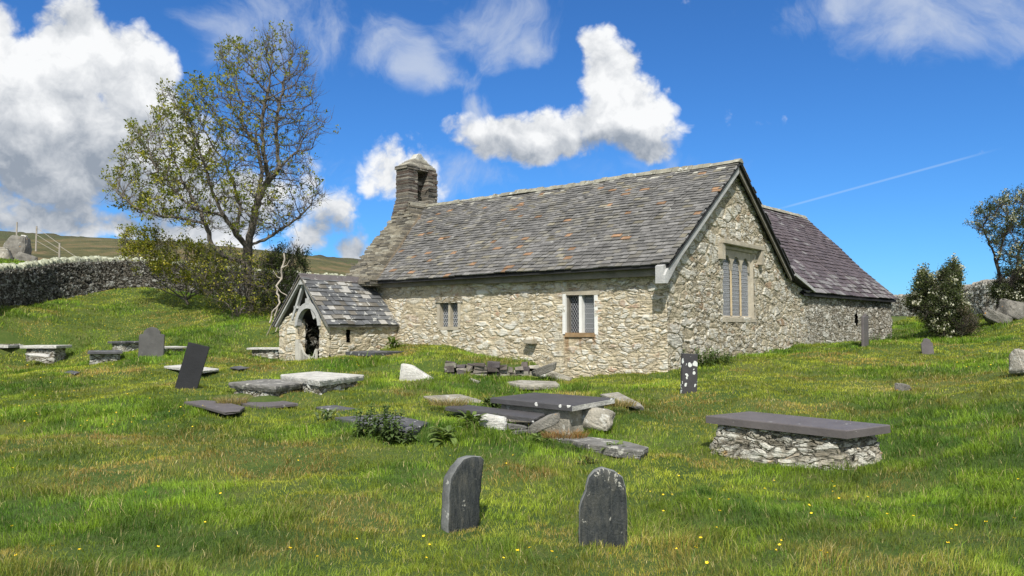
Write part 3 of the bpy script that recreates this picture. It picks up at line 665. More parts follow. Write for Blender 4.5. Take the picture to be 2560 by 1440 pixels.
for k in (1, 2):
    c = ya + lw * k; mb.prism([(c - .034, 0), (c + .034, 0), (c + .02, .04), (c - .02, .04)], 'z', z0 + .04, z1 - .7)
    V = mb.V[-8:]; mb.V[-8:] = [(dx + .0 + v_[1], v_[0], v_[2]) for v_ in V]
mb.build('mullion', M_mull, ew)
mb = MB()
for k in range(3):
    a, b = ya + lw * k, ya + lw * (k + 1); aa, bb = a + .03, b - .03; m = (aa + bb) / 2; zs0 = z1 - .72; n_ = 9
    for sd_ in (0, 1):
        pr = None
        for i in range(n_ + 1):
            tt_ = i / n_; xx = (aa + (m - aa) * tt_) if sd_ == 0 else (bb - (bb - m) * tt_); zz = zs0 + .44 * math.sqrt(max(0, 1 - (1 - tt_) ** 1.9))
            if .25 < tt_ < .5: xx += (.03 if sd_ == 0 else -.03)
            cur = (xx, zz)
            if pr: mb.prism([pr, cur, (cur[0], z1 - .1), (pr[0], z1 - .1)], 'x', dx - .02, dx + .05)
            pr = cur
        e = aa if sd_ == 0 else bb; o_ = a if sd_ == 0 else b; mb.box((dx - .02, min(e, o_), zs0), (dx + .05, max(e, o_), z1 - .1))
mb.build('tracery', M_jamb, ew)
for k in range(3):
    a, b = ya + lw * k + .025, ya + lw * (k + 1) - .025
    pane('pane', 'x', a, b, z0 + .03, z1 - .2, dx - .03, ew)
    mb = MB(); lattice(mb, 'x', a, b, z0 + .04, z1 - .22, dx - .02, .075, .006)
    for zz in np.arange(z0 + .12, z1 - .3, .12): mb.beam((dx - .015, a, zz), (dx - .015, b, zz), .007, .007, (1, 0, 0))
    mb.build('lead_lattice', M_lead, ew)
mb = MB(); mb.box((-.05, y0 - .22, 4.12), (.19, y1 + .52, 4.25), .012); mb.box((-.05, y0 - .30, 3.66), (.16, y0 - .06, 4.115), .02); mb.box((-.05, y1 + .32, 3.66), (.16, y1 + .52, 4.115), .02)
mb.box((-.1, y0 + .0, 4.0), (.03, y1 + .30, 4.115), .006)
hm = mb.build('hood_mould', M_jamb, ew); bevel(hm, .012)
mb = MB(); mb.box((-4.62, -.26, 1.17), (-4.24, .1, 1.32), .02); bevel(mb.build('corbel_stone', M_jamb, church), .02)

# transept
def TL(s, w_, z): p = T0 + TD * s + TN * w_; x, y = W2C(p[0], p[1]); return (x, y, z)
TLn = float(np.linalg.norm(T1 - T0)); V, F = [], []
TW = (5.1, 5.45, 1.75, 2.35)
keept = lambda u, v: not (TW[0] < u < TW[1] and TW[2] < v and abs(u - 5.275) < .175 * min(1, (2.45 - v) / .35))
wallgrid(lambda u, v: TL(u, 0, v), cuts(-.3, TLn, .04, TW[:2]), cuts(-.2, 2.92, .04, TW[2:]), keept, V, F)
wallgrid(lambda u, v: TL(TLn, u, v), cuts(0, 7.6, .08), cuts(-.2, 6.9, .08), lambda u, v: v < 2.95 + 4.1 * (1 - abs(u - 3.9) / 3.9), V, F)
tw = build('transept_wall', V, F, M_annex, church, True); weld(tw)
mb = MB(); 
for (a, b) in ((TW[0] - .1, TW[1] + .1),): mb.prism([(0, 0), (1, 0), (1, 1), (0, 1)], 'x', 0, 1); 
mb.V = [TL(*q) for q in [(TW[0] - .05, .22, 1.6), (TW[1] + .05, .22, 1.6), (TW[1] + .05, .22, 2.5), (TW[0] - .05, .22, 2.5), (TW[0] - .05, .25, 1.6), (TW[1] + .05, .25, 1.6), (TW[1] + .05, .25, 2.5), (TW[0] - .05, .25, 2.5)]]
mb.F = [(0, 1, 2, 3), (7, 6, 5, 4)]; mb.C = [(1, 1, 1)] * 8; lw_ = mb.build('window', M_glass_void, church); lw_['label'] = 'small pointed lancet in the transept'
def ctr(x, s, S):
    r = rng.random(); b = rng.uniform(.8, 1.2); fr = s / S
    if (fr < .20 and r < .40) or (fr > .88 and r < .55) or r < .03: return (.17 * b, .16 * b, .155 * b)
    return (.090 * b, .072 * b, .076 * b)
TZ0, TZ1 = 2.93, 7.08
o_ = np.array(TL(0, -.22, TZ0)); u_ = np.array(TL(1, 0, 0)) - np.array(TL(0, 0, 0)); up_ = np.array(TL(0, 4.12, TZ1 - TZ0)) - np.array(TL(0, 0, 0)); ST = np.linalg.norm(up_)
mb = MB(); slates(o_, u_, up_, lambda s: -3.5 * s / ST - .2, lambda s: TLn + .14, ST, .26, .2, .26, .46, ctr, mb, .025)
o2 = np.array(TL(0, 8.05, TZ0)); up2 = np.array(TL(0, -4.12, TZ1 - TZ0)) - np.array(TL(0, 0, 0)); slates(o2, u_, up2, lambda s: 1.5, lambda s: TLn + .14, ST, .3, .3, .4, .6, ctr, mb, .025)
tr = mb.build('transept_roof', M_slate_roof, church, color=True, fix=False)
mb = MB()
for (wa, wb, s0_) in ((-.2, 3.9, -.3), (8.0, 3.9, 1.5)):
    q = [TL(s0_, wa, TZ0 - .05), TL(TLn + .12, wa, TZ0 - .05), TL(TLn + .12, wb, TZ1 - .05), TL(s0_ - 3.0 * (wa < 0), wb, TZ1 - .05)]; q2 = [(a, b, c - .08) for a, b, c in q]
    mb.add(q + q2, [(0, 1, 2, 3), (7, 6, 5, 4), (0, 4, 5, 1), (1, 5, 6, 2), (2, 6, 7, 3)])
mb.build('roof_boards', M_under, tr)
mb = MB(); s = -3.3
while s < TLn + .1:
    l = rng.uniform(.25, .45); q = [TL(s, 3.9 - .15, TZ1 - .06), TL(s + l, 3.9 - .15, TZ1 - .06), TL(s + l, 3.9, TZ1 + .10 + rng.uniform(0, .03)), TL(s, 3.9, TZ1 + .10), TL(s, 4.05, TZ1 - .06), TL(s + l, 4.05, TZ1 - .06)]
    mb.add(q, [(0, 1, 2, 3), (3, 2, 5, 4), (0, 3, 4), (1, 5, 2)]); s += l + .006
mb.build('ridge_stones', M_ridge, tr)

# porch
PX0, PX1, PY, PR, PE = -13.2, -10.4, -2.82, 3.38, 1.80; PM = (PX0 + PX1) / 2
V, F = [], []
DR = (-12.12, -10.95)
def pkeep(u, v):
    if DR[0] < u < DR[1] and v < 1.95 + .0: return False
    return v < PE + (PR - PE) * (1 - abs(u - PM) / (PX1 - PM)) * .42 + .02
wallgrid(lambda u, v: (u, PY, v), cuts(PX0, PX1, st, DR), cuts(-.1, 2.5, st, (1.95,)), lambda u, v: pkeep(u, v) and not (DR[0] - .1 < u < DR[1] + .1 and v > 1.95), V, F)
SLT = (.62, .78, 1.18, 1.60)
wallgrid(lambda u, v: (PX1, PY + u, v), cuts(0, 2.82, st, SLT[:2]), cuts(-.1, 1.84, st, SLT[2:]), lambda u, v: not inr(u, v, SLT), V, F)
wallgrid(lambda u, v: (PX0, PY + u, v), cuts(0, 2.82, .07)[::-1], cuts(-.1, 1.84, .07), lambda u, v: True, V, F)
wallgrid(lambda u, v: (PX1 - .45, PY + u, v), cuts(.45, 2.82, .09, (.5, .9))[::-1], cuts(-.1, 1.84, .09, SLT[2:]), lambda u, v: not (.5 < u < .9 and SLT[2] < v < SLT[3]), V, F)
wallgrid(lambda u, v: (PX0 + .45, PY + u, v), cuts(.45, 2.82, .09), cuts(-.1, 1.84, .09), lambda u, v: True, V, F)
for dxx, sg in ((DR[0], 1), (DR[1], -1)): wallgrid(lambda u, v: (dxx - .0 * sg, PY + u, v), cuts(0, .26, .05)[::sg], cuts(-.1, 1.95, .05), lambda u, v: True, V, F)
for (a, b) in ((PX0 + .45, DR[0]), (DR[1], PX1 - .45)): wallgrid(lambda u, v: (u, PY + .26, v), cuts(a, b, .09)[::-1], cuts(-.1, 1.95, .09), lambda u, v: True, V, F)
porch = build('porch', V, F, [M_wall, M_dry_shaded], church, True); weld(porch)
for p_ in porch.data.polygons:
    if PX0 + .02 < p_.center.x < PX1 - .02 and p_.center.y > PY + .255: p_.material_index = 1  # inner faces take the dark stone, painting the porch's inside shade
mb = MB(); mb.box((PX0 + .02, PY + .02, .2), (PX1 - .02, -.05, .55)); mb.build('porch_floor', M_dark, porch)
mb = MB(); mb.box((-12.0, .16, .5), (-11.0, .24, 2.1)); 
for k in range(5): mb.box((-12.0 + k * .2 + .01, .12, .5), (-12.0 + k * .2 + .19, .161, 2.1))
mb.build('church_door', M_timber_dark, church)
def cpo(x, s, S):
    b = rng.uniform(.085, .15); r = rng.random()
    return (.34, .33, .30) if r < .12 else ((b * 1.3, b * 1.2, b) if r < .3 else (b * .97, b, b * 1.02))
mb = MB(); hw = PX1 - PM + .14; SP = math.hypot(hw, PR - PE + .06)
slates((PX1 + .14, PY - .22, PE - .06), (0, 1, 0), (-hw / SP, 0, (PR - PE + .06) / SP), lambda s: 0, lambda s: 2.95, SP, .21, .19, .22, .48, cpo, mb, .03)
slates((PX0 - .14, PY - .22, PE - .06), (0, 1, 0), (hw / SP, 0, (PR - PE + .06) / SP), lambda s: 0, lambda s: 2.95, SP, .21, .19, .22, .48, cpo, mb, .03)
prf = mb.build('porch_roof', M_slate_porch, porch, color=True, fix=False)
mb = MB()
for sx in (1, -1):
    a = PM + sx * hw; q = [(a, PY - .20, PE - .075), (a, -.03, PE - .075), (PM, -.03, PR - .015), (PM, PY - .20, PR - .015)]; q2 = [(x_, y_, z_ - .05) for x_, y_, z_ in q]
    mb.add(q + q2, [(0, 1, 2, 3), (7, 6, 5, 4), (0, 4, 5, 1), (3, 2, 6, 7), (3, 7, 4, 0)])
mb.build('porch_rafters', M_timber_dark, porch)
mb = MB(); y = PY - .24
while y < -.05:
    l = rng.uniform(.35, .5); l = min(l, .02 - y)
    for sx in (1, -1): mb.add([(PM + sx * .17, y, PR - .13), (PM + sx * .17, y + l, PR - .13), (PM, y + l, PR + .075), (PM, y, PR + .075), (PM + sx * .17, y, PR - .16), (PM + sx * .17, y + l, PR - .16), (PM, y + l, PR + .03), (PM, y, PR + .03)], [(0, 1, 2, 3), (4, 5, 6, 7), (0, 4, 7, 3), (1, 5, 6, 2), (0, 1, 5, 4)])
    y += l + .01
mb.build('porch_ridge_tiles', M_slate_plum, porch)
mb = MB()                                                            # open timber gable: rafters, collar, curved arch
yf = PY - .06
for sx in (1, -1):
    mb.beam((PM + sx * (hw - .08), yf - .04, PE - .10), (PM + sx * .02, yf - .04, PR - .12), .07, .11, (0, 1, 0))
    mb.beam((PM + sx * .62, yf + .06, 1.95), (PM + sx * .03, yf + .06, PR - .25), .09, .12, (0, 1, 0))
mb.prism([(PM - .12, PR - .30), (PM + .12, PR - .30), (PM, PR - .08)], 'y', yf - .09, yf - .06)
mb.build('bargeboard', M_timber, porch)
mb = MB(); n_ = 16; cx_ = (DR[0] + DR[1]) / 2; ri = .555
for i in range(n_):
    a0, a1 = math.pi * i / n_, math.pi * (i + 1) / n_
    pin = [(cx_ + ri * math.cos(a), 1.73 + ri * 1.02 * math.sin(a)) for a in (a0, a1)]; pou = [(cx_ + (ri + .13) * math.cos(a), 1.73 + (ri + .20) * math.sin(a)) for a in (a0, a1)]
    mb.prism([pin[0], pin[1], pou[1], pou[0]], 'y', yf - .02, yf + .16)
for sx in (1, -1): mb.box((cx_ + sx * .66 - .12, yf + .0, 2.30), (cx_ + sx * .66 + .12 - sx * .02, yf + .12, 2.38))
mb.box((cx_ - .10, yf - .03, 2.44), (cx_ + .10, yf + .1, 2.62))
mb.build('timber_arch', M_timber, porch)
mb = MB(); mb.beam((cx_ - .52, PY + .7, 1.95), (cx_ + .25, PY + 1.0, 1.15), .05, .06); mb.build('brace', M_timber, porch)
mb = MB(); gzp = .42
mb.box((DR[0] - .03, PY - .10, gzp), (DR[0] + .16, PY - .02, 1.27)); mb.build('gate_post', M_gate, porch)
for (a, b, hl, hr) in ((DR[0] + .18, cx_ + .16, 1.16, .78), (cx_ + .17, DR[1] - .02, .74, .98)):
    mb = MB(); yg = PY - .08; mb.box((a, yg - .025, gzp + .02), (a + .075, yg + .03, hl)); mb.box((b - .06, yg - .025, gzp + .02), (b, yg + .03, hr))
    mb.box((a + .076, yg - .02, gzp + .06), (b - .061, yg + .02, gzp + .14)); 
    n_ = max(3, int((b - a) / .10)); pz = None
    for i in range(n_ + 1):
        tt_ = i / n_; x = a + .08 + (b - a - .15) * tt_; zt = (hl + (hr - hl) * tt_) - .12 * math.sin(math.pi * tt_) - .04
        mb.box((x - .016, yg - .012, gzp + .14), (x + .016, yg + .012, zt))
        if pz: mb.beam((pz[0], yg, pz[1]), (x, yg, zt), .045, .055)
        pz = (x, zt)
    mb.build('gate', M_gate, porch)

# ------------------------------------------------------------------ rocks
def rock(name, c, size, rot, mat, parent=None, seed=0, rough=.25, org=None, pts=None):
    """an angular field stone: a hull of corner points, subdivided and weathered"""
    r = np.random.default_rng(seed + 100)
    if pts is None:
        pts = []
        for sx in (-1, 1):
            for sy in (-1, 1):
                for sz in (-1, 1):
                    for k in range(2): pts.append([sx * r.uniform(.35, 1), sy * r.uniform(.35, 1), sz * r.uniform(.4, 1)])
    bm = bmesh.new()
    for p in pts: bm.verts.new(p)
    bmesh.ops.convex_hull(bm, input=bm.verts)
    for v_ in [v_ for v_ in bm.verts if not v_.link_faces]: bm.verts.remove(v_)
    bmesh.ops.dissolve_limit(bm, angle_limit=.12, verts=bm.verts, edges=bm.edges)
    bmesh.ops.bevel(bm, geom=list(bm.edges), offset=.07, segments=2, affect='EDGES')
    bmesh.ops.triangulate(bm, faces=bm.faces)
    for k in range(3):
        L_ = [e for e in bm.edges if e.calc_length() > .16]
        if L_: bmesh.ops.subdivide_edges(bm, edges=L_, cuts=1, use_grid_fill=False); bmesh.ops.triangulate(bm, faces=bm.faces)
    V = np.array([v_.co[:] for v_ in bm.verts]); F = []
    bm.verts.index_update()
    for f_ in bm.faces: F.append(tuple(v_.index for v_ in f_.verts))
    bm.free()
    n1 = fbm(V[:, 0] * 1.8 + seed * 7.1, V[:, 1] * 1.8 + 31, V[:, 2] * 1.8 + 11, s=seed, o=4) - .46
    n2 = np.abs(fbm(V[:, 0] * 5 + seed, V[:, 1] * 5, V[:, 2] * 7 + 3, s=seed + 5, o=3) - .44)
    V = V * (1 + rough * 1.0 * n1 - rough * .9 * n2)[:, None] * np.array(size) / 2
    Rm = np.array(Euler(rot).to_matrix()); V = V @ Rm.T + np.array(c)
    o = build(name, V, F, mat, parent, True, org=org if parent is None else None)
    bm = bmesh.new(); bm.from_mesh(o.data); bmesh.ops.recalc_face_normals(bm, faces=bm.faces); bm.to_mesh(o.data); bm.free(); return o

# ------------------------------------------------------------------ slabs, tombs, headstones
KEEP_OFF = []                               # world polygons where no grass grows
def cuthull(poly): KEEP_OFF.append(np.array([p[:2] for p in poly]))
def slabmesh(poly, z, th, rough=.0, seed=0, bev=.01, tilt=None):
    """a slab from its outline (world x,y), thickness th below z (z may be a list per corner)"""
    n0 = len(poly); zz = z if isinstance(z, (list, tuple)) else [z] * n0
    P3 = []
    for i in range(n0):
        a, b = np.array([*poly[i][:2], zz[i]]), np.array([*poly[(i + 1) % n0][:2], zz[(i + 1) % n0]]); k = max(1, int(np.linalg.norm(b - a) / (.07 if rough else 5)))
        for j in range(k): P3.append(a + (b - a) * j / k)
    P3 = np.array(P3); c = P3.mean(0)
    if rough:
        n_ = fbm(P3[:, 0] * 6 + seed, P3[:, 1] * 6, s=seed, o=3) - .45; d = P3 - c; d[:, 2] = 0; d /= np.linalg.norm(d, axis=1)[:, None] + 1e-6
        P3 = P3 + d * n_[:, None] * rough
    n = len(P3); inner = c + (P3 - c) * (1 - bev / max(.2, np.linalg.norm(P3 - c, axis=1).mean()))
    mid_ = P3 - np.array([0, 0, th * .5]); 
    if rough: mid_ = mid_ + (P3 - c) * .012 * rng.uniform(-1, 1, (n, 1))
    top = inner; r1 = P3 - np.array([0, 0, bev]); bot = P3 - np.array([0, 0, th]); 
    if rough: bot = c - np.array([0, 0, th]) + (P3 - c) * (1 - rough * .35)
    V = np.concatenate([top, r1, mid_, bot]); F = [tuple(range(n)), tuple(range(4 * n - 1, 3 * n - 1, -1))]
    for l in range(3):
        for i in range(n): F.append((l * n + i, (l + 1) * n + i, (l + 1) * n + (i + 1) % n, l * n + (i + 1) % n))
    return V, F
def slabobj(name, poly, z, th, mat, parent=None, rough=0, seed=0, bev=.01, org=None):
    V, F = slabmesh(poly, z, th, rough, seed, bev); o = build(name, V, F, mat, parent, org=org)
    bm = bmesh.new(); bm.from_mesh(o.data); bmesh.ops.recalc_face_normals(bm, faces=bm.faces); bm.to_mesh(o.data); bm.free(); cuthull(poly); return o
def shrink(poly, k, dx=0, dy=0):
    p = np.array([q[:2] for q in poly]); c = p.mean(0); return [tuple(c + (q - c) * k + np.array([dx, dy])) for q in p]
def inset(poly, d):
    p = np.array([q[:2] for q in poly]); c = p.mean(0); out = []
    for q in p: v_ = q - c; l = np.linalg.norm(v_); out.append(tuple(c + v_ * max(.2, (l - d * 1.4) / l)))
    return out
def rubblebase(name, top, bottom, zt, zb, mat, parent):
    """a rubble plinth with battered sides between two outlines"""
    n = len(top); V, F = [], []
    for i in range(n):
        a, b, c, d = [np.array(q) for q in (bottom[i], bottom[(i + 1) % n], top[(i + 1) % n], top[i])]; L_ = np.linalg.norm(b - a)
        if L_ < .05: continue
        us, vs2 = cuts(0, 1, .03 / L_), cuts(0, 1, .03 / max(.1, zt - zb))
        wallgrid(lambda u, v: tuple((a + (b - a) * u) * (1 - v) + (d + (c - d) * u) * v) + (zb + (zt - zb) * v,), us, vs2, lambda u, v: True, V, F)
    o = build(name, V, F, mat, parent, True); weld(o, .004); cuthull(bottom)
    bm = bmesh.new(); bm.from_mesh(o.data); bmesh.ops.recalc_face_normals(bm, faces=bm.faces)
    c = sum((f_.calc_center_median() for f_ in bm.faces), Vector()) / len(bm.faces); s_ = sum(f_.normal.dot(f_.calc_center_median() - c) for f_ in bm.faces)
    if s_ < 0: bmesh.ops.reverse_faces(bm, faces=bm.faces)
    bm.to_mesh(o.data); bm.free(); return o
def chest(name, pix, z, th, label, cat, slabmat, basemat=None, ins=.16, batter=.05, rough=0, bev=.012, zb=None, group=None, poly=None):
    poly = poly or [tuple(G(x_, y_, z)[:2]) for x_, y_ in pix]; c = np.mean(np.array(poly), 0); zg = gz(*c) if zb is None else zb
    th_ = thing(name, (c[0], c[1], zg), label, cat, group)
    slabobj('slab', poly, z, th, slabmat, th_, rough, int(abs(c[0] * 10)), bev)
    rubblebase('plinth', inset(poly, ins), inset(poly, ins - batter), z - th + .004, zg - .15, basemat or M_tomb, th_)
    return th_
GT = 'flat slab chest tombs in the churchyard grass'
# the plum slab on its rubble plinth, right
T1p = [(1764, 1039), (2116, 1076), (2226, 1062), (1873, 1028)]
z = .45; poly = [tuple(G(x_, y_, z)[:2]) for x_, y_ in T1p]; c = np.mean(poly, 0)
th1 = thing('chest_tomb', (c[0], c[1], gz(*c)), 'large plum grey slate slab on a white and orange lichened rubble plinth, right foreground', 'tomb', GT)
slabobj('slab', poly, z, .10, M_slate_plum, th1, 0, 1, .012)
M_t1 = rubble('tomb rubble orange', 2.3, 3.6, .05, [(0, (.15, .14, .11)), (.4, (.30, .27, .21)), (.8, (.42, .39, .31)), (.93, (.40, .37, .30)), (1, (.55, .30, .06))], (.20, .185, .145), lichen=.55, mw=(.0, .14), warpamt=.4, whites=(.56, .55, .48))
rubblebase('plinth', inset(poly, .15), inset(poly, .0), z - .096, gz(*c) - .2, M_t1, th1)
M_top = stonemat('dark slate top', (.065, .062, .063), .25, .12, (.32, .32, .30), 7, .6, bump=.004)
# black slab chest with lichen spots, centre
z = .50; poly = [tuple(G(x_, y_, z)[:2]) for x_, y_ in [(1226, 994), (1430, 1014), (1537, 995), (1337, 981)]]; c = np.mean(poly, 0); g0 = gz(*c)
th2 = thing('chest_tomb', (c[0], c[1], g0), 'dark slate chest tomb with white lichen blotches along its edge and a pale rock end', 'tomb', GT)
so_ = slabobj('slab', poly, z, .085, M_slate_few, th2, 0, 2, .012); so_.data.materials.append(M_white); so_.data.materials.append(M_top)
ev_ = np.array(poly[2]) - np.array(poly[1]); en_ = np.array([ev_[1], -ev_[0]]) / np.linalg.norm(ev_)
for p_ in so_.data.polygons:
    if p_.normal.z > .9: p_.material_index = 2
    if abs(p_.normal.x * en_[0] + p_.normal.y * en_[1]) > .9 and (p_.center.x * en_[0] + p_.center.y * en_[1]) > 0: p_.material_index = 1
rubblebase('plinth', inset(poly, .13), inset(poly, .10), z - .081, g0 - .2, M_rock, th2)
ce = np.array(poly[1]) * .5 + np.array(poly[2]) * .5; ce = ce + (c - ce) * .12
rock('end_rock', (ce[0], ce[1], z - .30), (.46, 1.05, .50), (0, .1, R_(52)), M_rock, th2, 3, .35)
z_ = z + .004
# layered slab with ragged edge and whitish slab behind it
chest('chest_tomb', [(570, 956), (690, 966), (797, 950), (660, 947)], .52, .12, 'ragged layered slate slab on low stones in front of the white edged slab', 'tomb', M_layer, M_tomb, .12, .02, .12, .02, group=GT)
chest('chest_tomb', [(700, 936), (800, 951), (910, 937), (790, 928)], .62, .12, 'thick white lichened slab chest tomb left of the path to the porch', 'tomb', M_white, M_tomb, .12, .02, .05, .02, group=GT)
# left group
def rect(px, py, Y, L_, W_, ang): 
    q = D(px, py, Y); a = R_(ang); u = np.array([math.cos(a), math.sin(a)]); v_ = np.array([-u[1], u[0]]); return [tuple(q[:2] + u * i * L_ / 2 + v_ * j * W_ / 2) for i, j in ((-1, -1), (1, -1), (1, 1), (-1, 1))], q[2]
p_, z = rect(263, 877, 24.2, 1.75, .95, 118); chest('chest_tomb', None, z, .07, 'grey slate chest tomb with white rubble sides, nearest of the left row', 'tomb', M_slate_grey, M_tomb, .15, .0, .0, group=GT, poly=p_)
p_, z = rect(116, 863, 27.5, 1.25, 1.1, 4); chest('chest_tomb', None, z, .10, 'small white topped chest tomb with a fallen stone at its foot', 'tomb', M_white, M_tomb, .16, .0, .03, group=GT, poly=p_)
p_, z = rect(0, 862, 27.5, 1.2, 1.0, 2); chest('chest_tomb', None, z, .10, 'white topped chest tomb cut by the left edge of the picture', 'tomb', M_white, M_tomb, .1, .0, .03, group=GT, poly=p_)
p_, z = rect(322, 853, 26.5, 1.0, .9, -30); chest('chest_tomb', None, z, .07, 'low dark slab on stones behind the round shouldered headstone', 'tomb', M_slate_grey, M_tomb, .12, .0, .04, group=GT, poly=p_)
p_, z = rect(424, 866, 25.6, .9, .8, -40); chest('chest_tomb', None, z, .06, 'low pale slab just right of the round shouldered headstone', 'tomb', M_white, M_tomb, .12, .0, .04, group=GT, poly=p_)
p_, z = rect(668, 869, 26.5, 1.2, .8, 5); chest('chest_tomb', None, z, .06, 'pale slab tomb tucked against the left side of the porch', 'tomb', M_white, M_tomb, .15, .0, .03, group=GT, poly=p_)
q = D(100, 889, 26.5); rock('fallen_stone', (0, 0, 0), (.8, .5, .12), (0, .05, .1), M_white, None, 9, .1, org=None).location = (q[0], q[1], q[2] + .02); tag(bpy.data.objects['fallen_stone'], 'flat white stone lying at the foot of the small white topped tomb', 'stone')
# slabs lying in the grass
GF = 'slabs lying low in the grass'
def lying(pix, z, th, mat, label, rough=0, seed=0, name='ledger_slab', drape=False):
    for it in range(12 if drape else 0):
        p0 = np.mean([G(x_, y_, z)[:2] for x_, y_ in pix], 0); z = .5 * z + .5 * (gz(*p0) + drape)
    poly = [tuple(G(x_, y_, z)[:2]) for x_, y_ in pix]; c = np.mean(np.array(poly), 0); zz = z
    o = slabobj(name, poly, zz, th, mat, None, rough, seed, .01, org=(c[0], c[1], z)); tag(o, label, 'slab', GF); return o
q = D(938, 881, 22.8); a = R_(-39.8); u = np.array([math.cos(a), math.sin(a)]); v_ = np.array([-u[1], u[0]])
pl = [tuple(D(864, 887, 23.0)[:2]), tuple(D(936, 890, 22.0)[:2]), tuple(D(1012, 877, 23.3)[:2]), tuple(D(935, 874, 24.4)[:2])]
o = slabobj('ledger_slab', pl, q[2] + .02, .11, stonemat('slate lichen top', (.07, .07, .073), .3, .38, (.5, .5, .47), 3.5, .6, bump=.005), None, 0, 3, .01, org=(q[0], q[1], q[2])); tag(o, 'dark slate slab with white lichen top beside the porch wall', 'slab', GF)
lying([(836, 1043), (1016, 1079), (1073, 1056), (975, 1034)], .25, .12, M_slate_grey, 'grey slab with pale blotches half hidden by leafy plants', .03, 5)
lying([(789, 1017), (876, 1031), (912, 1025), (836, 1012)], .22, .05, M_slate_grey, 'thin flaky slab sunk in the turf beyond the leafy plants', .06, 6, drape=.05)
lying([(529, 994), (651, 1017), (745, 1008), (614, 986)], .25, .05, M_slate_plum, 'smooth plum slab with a tuft of dry grass over its corner', 0, 7)
lying([(460, 1004), (500, 1013), (562, 1030), (600, 1026), (612, 1017), (560, 1003), (506, 1000)], .255, .045, M_slate_plum, 'cracked dark slab propped in front of the dry grass tuft', .02, 8)
lying([(410, 915), (506, 927), (548, 922), (459, 911)], .63, .06, M_white, 'pale lichened slab behind the leaning black headstone', .02, 9, drape=.07)
lying([(161, 930), (188, 934), (201, 930), (178, 926)], .47, .03, M_slate_grey, 'small slate lying flush in the grass near the left row of tombs', .03, 10, drape=.04)
lying([(575, 918), (600, 922), (624, 919), (600, 914)], .68, .03, M_slate_grey, 'narrow slate flush with the grass left of the porch', .03, 11, drape=.05)
lying([(1058, 990), (1100, 1004), (1215, 1004), (1150, 985)], .30, .06, M_rock, 'pale flat stone in the grass left of the black chest tomb', .10, 12, drape=.05)
lying([(1500, 985), (1560, 1005), (1610, 1018), (1600, 1008), (1545, 980)], .30, .06, M_rock, 'pale stone edge showing through dry grass right of the black chest tomb', .08, 13, drape=.05)
lying([(1368, 1090), (1480, 1112), (1600, 1127), (1622, 1118), (1560, 1102), (1430, 1087)], .08, .12, M_layer, 'long weathered slab in the grass below the black chest tomb', .08, 14, drape=.09)
lying([(1265, 955), (1300, 962), (1400, 962), (1390, 953), (1300, 950)], .42, .10, M_rock, 'low kerb of pale stone in front of the south wall', .08, 15, drape=.06)
lying([(1172, 948), (1195, 955), (1200, 953), (1178, 945)], .40, .04, M_rock, 'little splinter of pale stone in the grass by the turf bank', .03, 16, drape=.05)
# long spotted slab propped on rocks in front of the black chest
z = .34; q0, q1 = D(1113, 1016, 12.6), D(1340, 1040, 11.5); pl = [tuple(D(1113, 1017, 12.6)[:2]), tuple(D(1335, 1046, 11.4)[:2]), tuple(D(1362, 1034, 11.75)[:2]), tuple(D(1145, 1009, 13.1)[:2])]
pz = [D(1113, 1017, 12.6)[2], D(1335, 1046, 11.4)[2], D(1362, 1034, 11.75)[2], D(1145, 1009, 13.1)[2]]
o = slabobj('ledger_slab', pl, pz, .06, M_slate_few, None, .02, 21, .008, org=(pl[0][0], pl[0][1], .2)); o.data.materials.append(M_top)
for p_ in o.data.polygons:
    if p_.normal.z > .9: p_.material_index = 1
tag(o, 'narrow sloping slab with white spots propped on rocks before the black chest tomb', 'slab', GF)
def hit(px, py):                            # where the line of sight to a base first meets the ground
    Ys = np.linspace(4, 60, 1200); r_ = ray(px, py); X_ = r_[0] / r_[1] * Ys; z_ = CAM[2] + r_[2] / r_[1] * Ys; k = np.nonzero(z_ < hgt(X_, Ys))[0]
    return np.array([X_[k[0]], Ys[k[0]], z_[k[0]]]) if len(k) else D(px, py, 50)
def stone_at(name, px, py, Y, size, rot, mat, label, seed, rough=.25, cat='rock', group=None, base=None, pts=None):
    q = D(px, py, Y); o = rock(name, (0, 0, 0), size, rot, mat, None, seed, rough, pts=pts)
    if base is not None: q = hit(px, base); q[2] += size[2] * .5 * .72
    print('STONE', label[:30], np.round(q, 2), 'gz', round(gz(q[0], q[1]), 2)); o.location = q; tag(o, label, cat, group)
    a = np.linspace(0, 6.28, 10)[:-1]; r_ = min(size[0], size[1]) * .36; KEEP_OFF.append(np.stack([q[0] + r_ * np.cos(a), q[1] + r_ * np.sin(a)], -1)); return o
GR = 'loose stones under the sloping spotted slab'
stone_at('rock', 1232, 1058, 11.6, (.50, .30, .24), (0, .18, .2), M_white, 'white lichened rock under the sloping spotted slab', 31, base=1070)
stone_at('rock', 1292, 1068, 11.3, (.30, .24, .09), (0, .15, .2), M_layer, 'upper flat stone of the little pile beneath the spotted slab', 32, .15, group=GR)
stone_at('rock', 1296, 1079, 11.25, (.26, .22, .08), (0, -.1, .6), M_layer, 'lower flat stone of the little pile beneath the spotted slab', 33, .15, group=GR)
stone_at('rock', 1360, 1056, 11.3, (.62, .14, .20), (0, -.42, .15), M_rock_grey, 'tilted pale slab rock at the right end of the spotted slab', 34, .12)
stone_at('rock', 1045, 932, 17.0, (.80, .25, .46), (0, .05, -.15), M_white, 'pointed white rock standing in the grass in front of the turf bank', 35, .12, base=952, pts=[(-1, -1, -1), (-1, 1, -1), (1.1, -1, -1), (1.1, 1, -1), (-.98, -.6, .95), (-.95, .5, .9), (-.45, -.7, .85), (-.4, .6, .8), (.95, -.7, -.45), (.9, .7, -.4)])
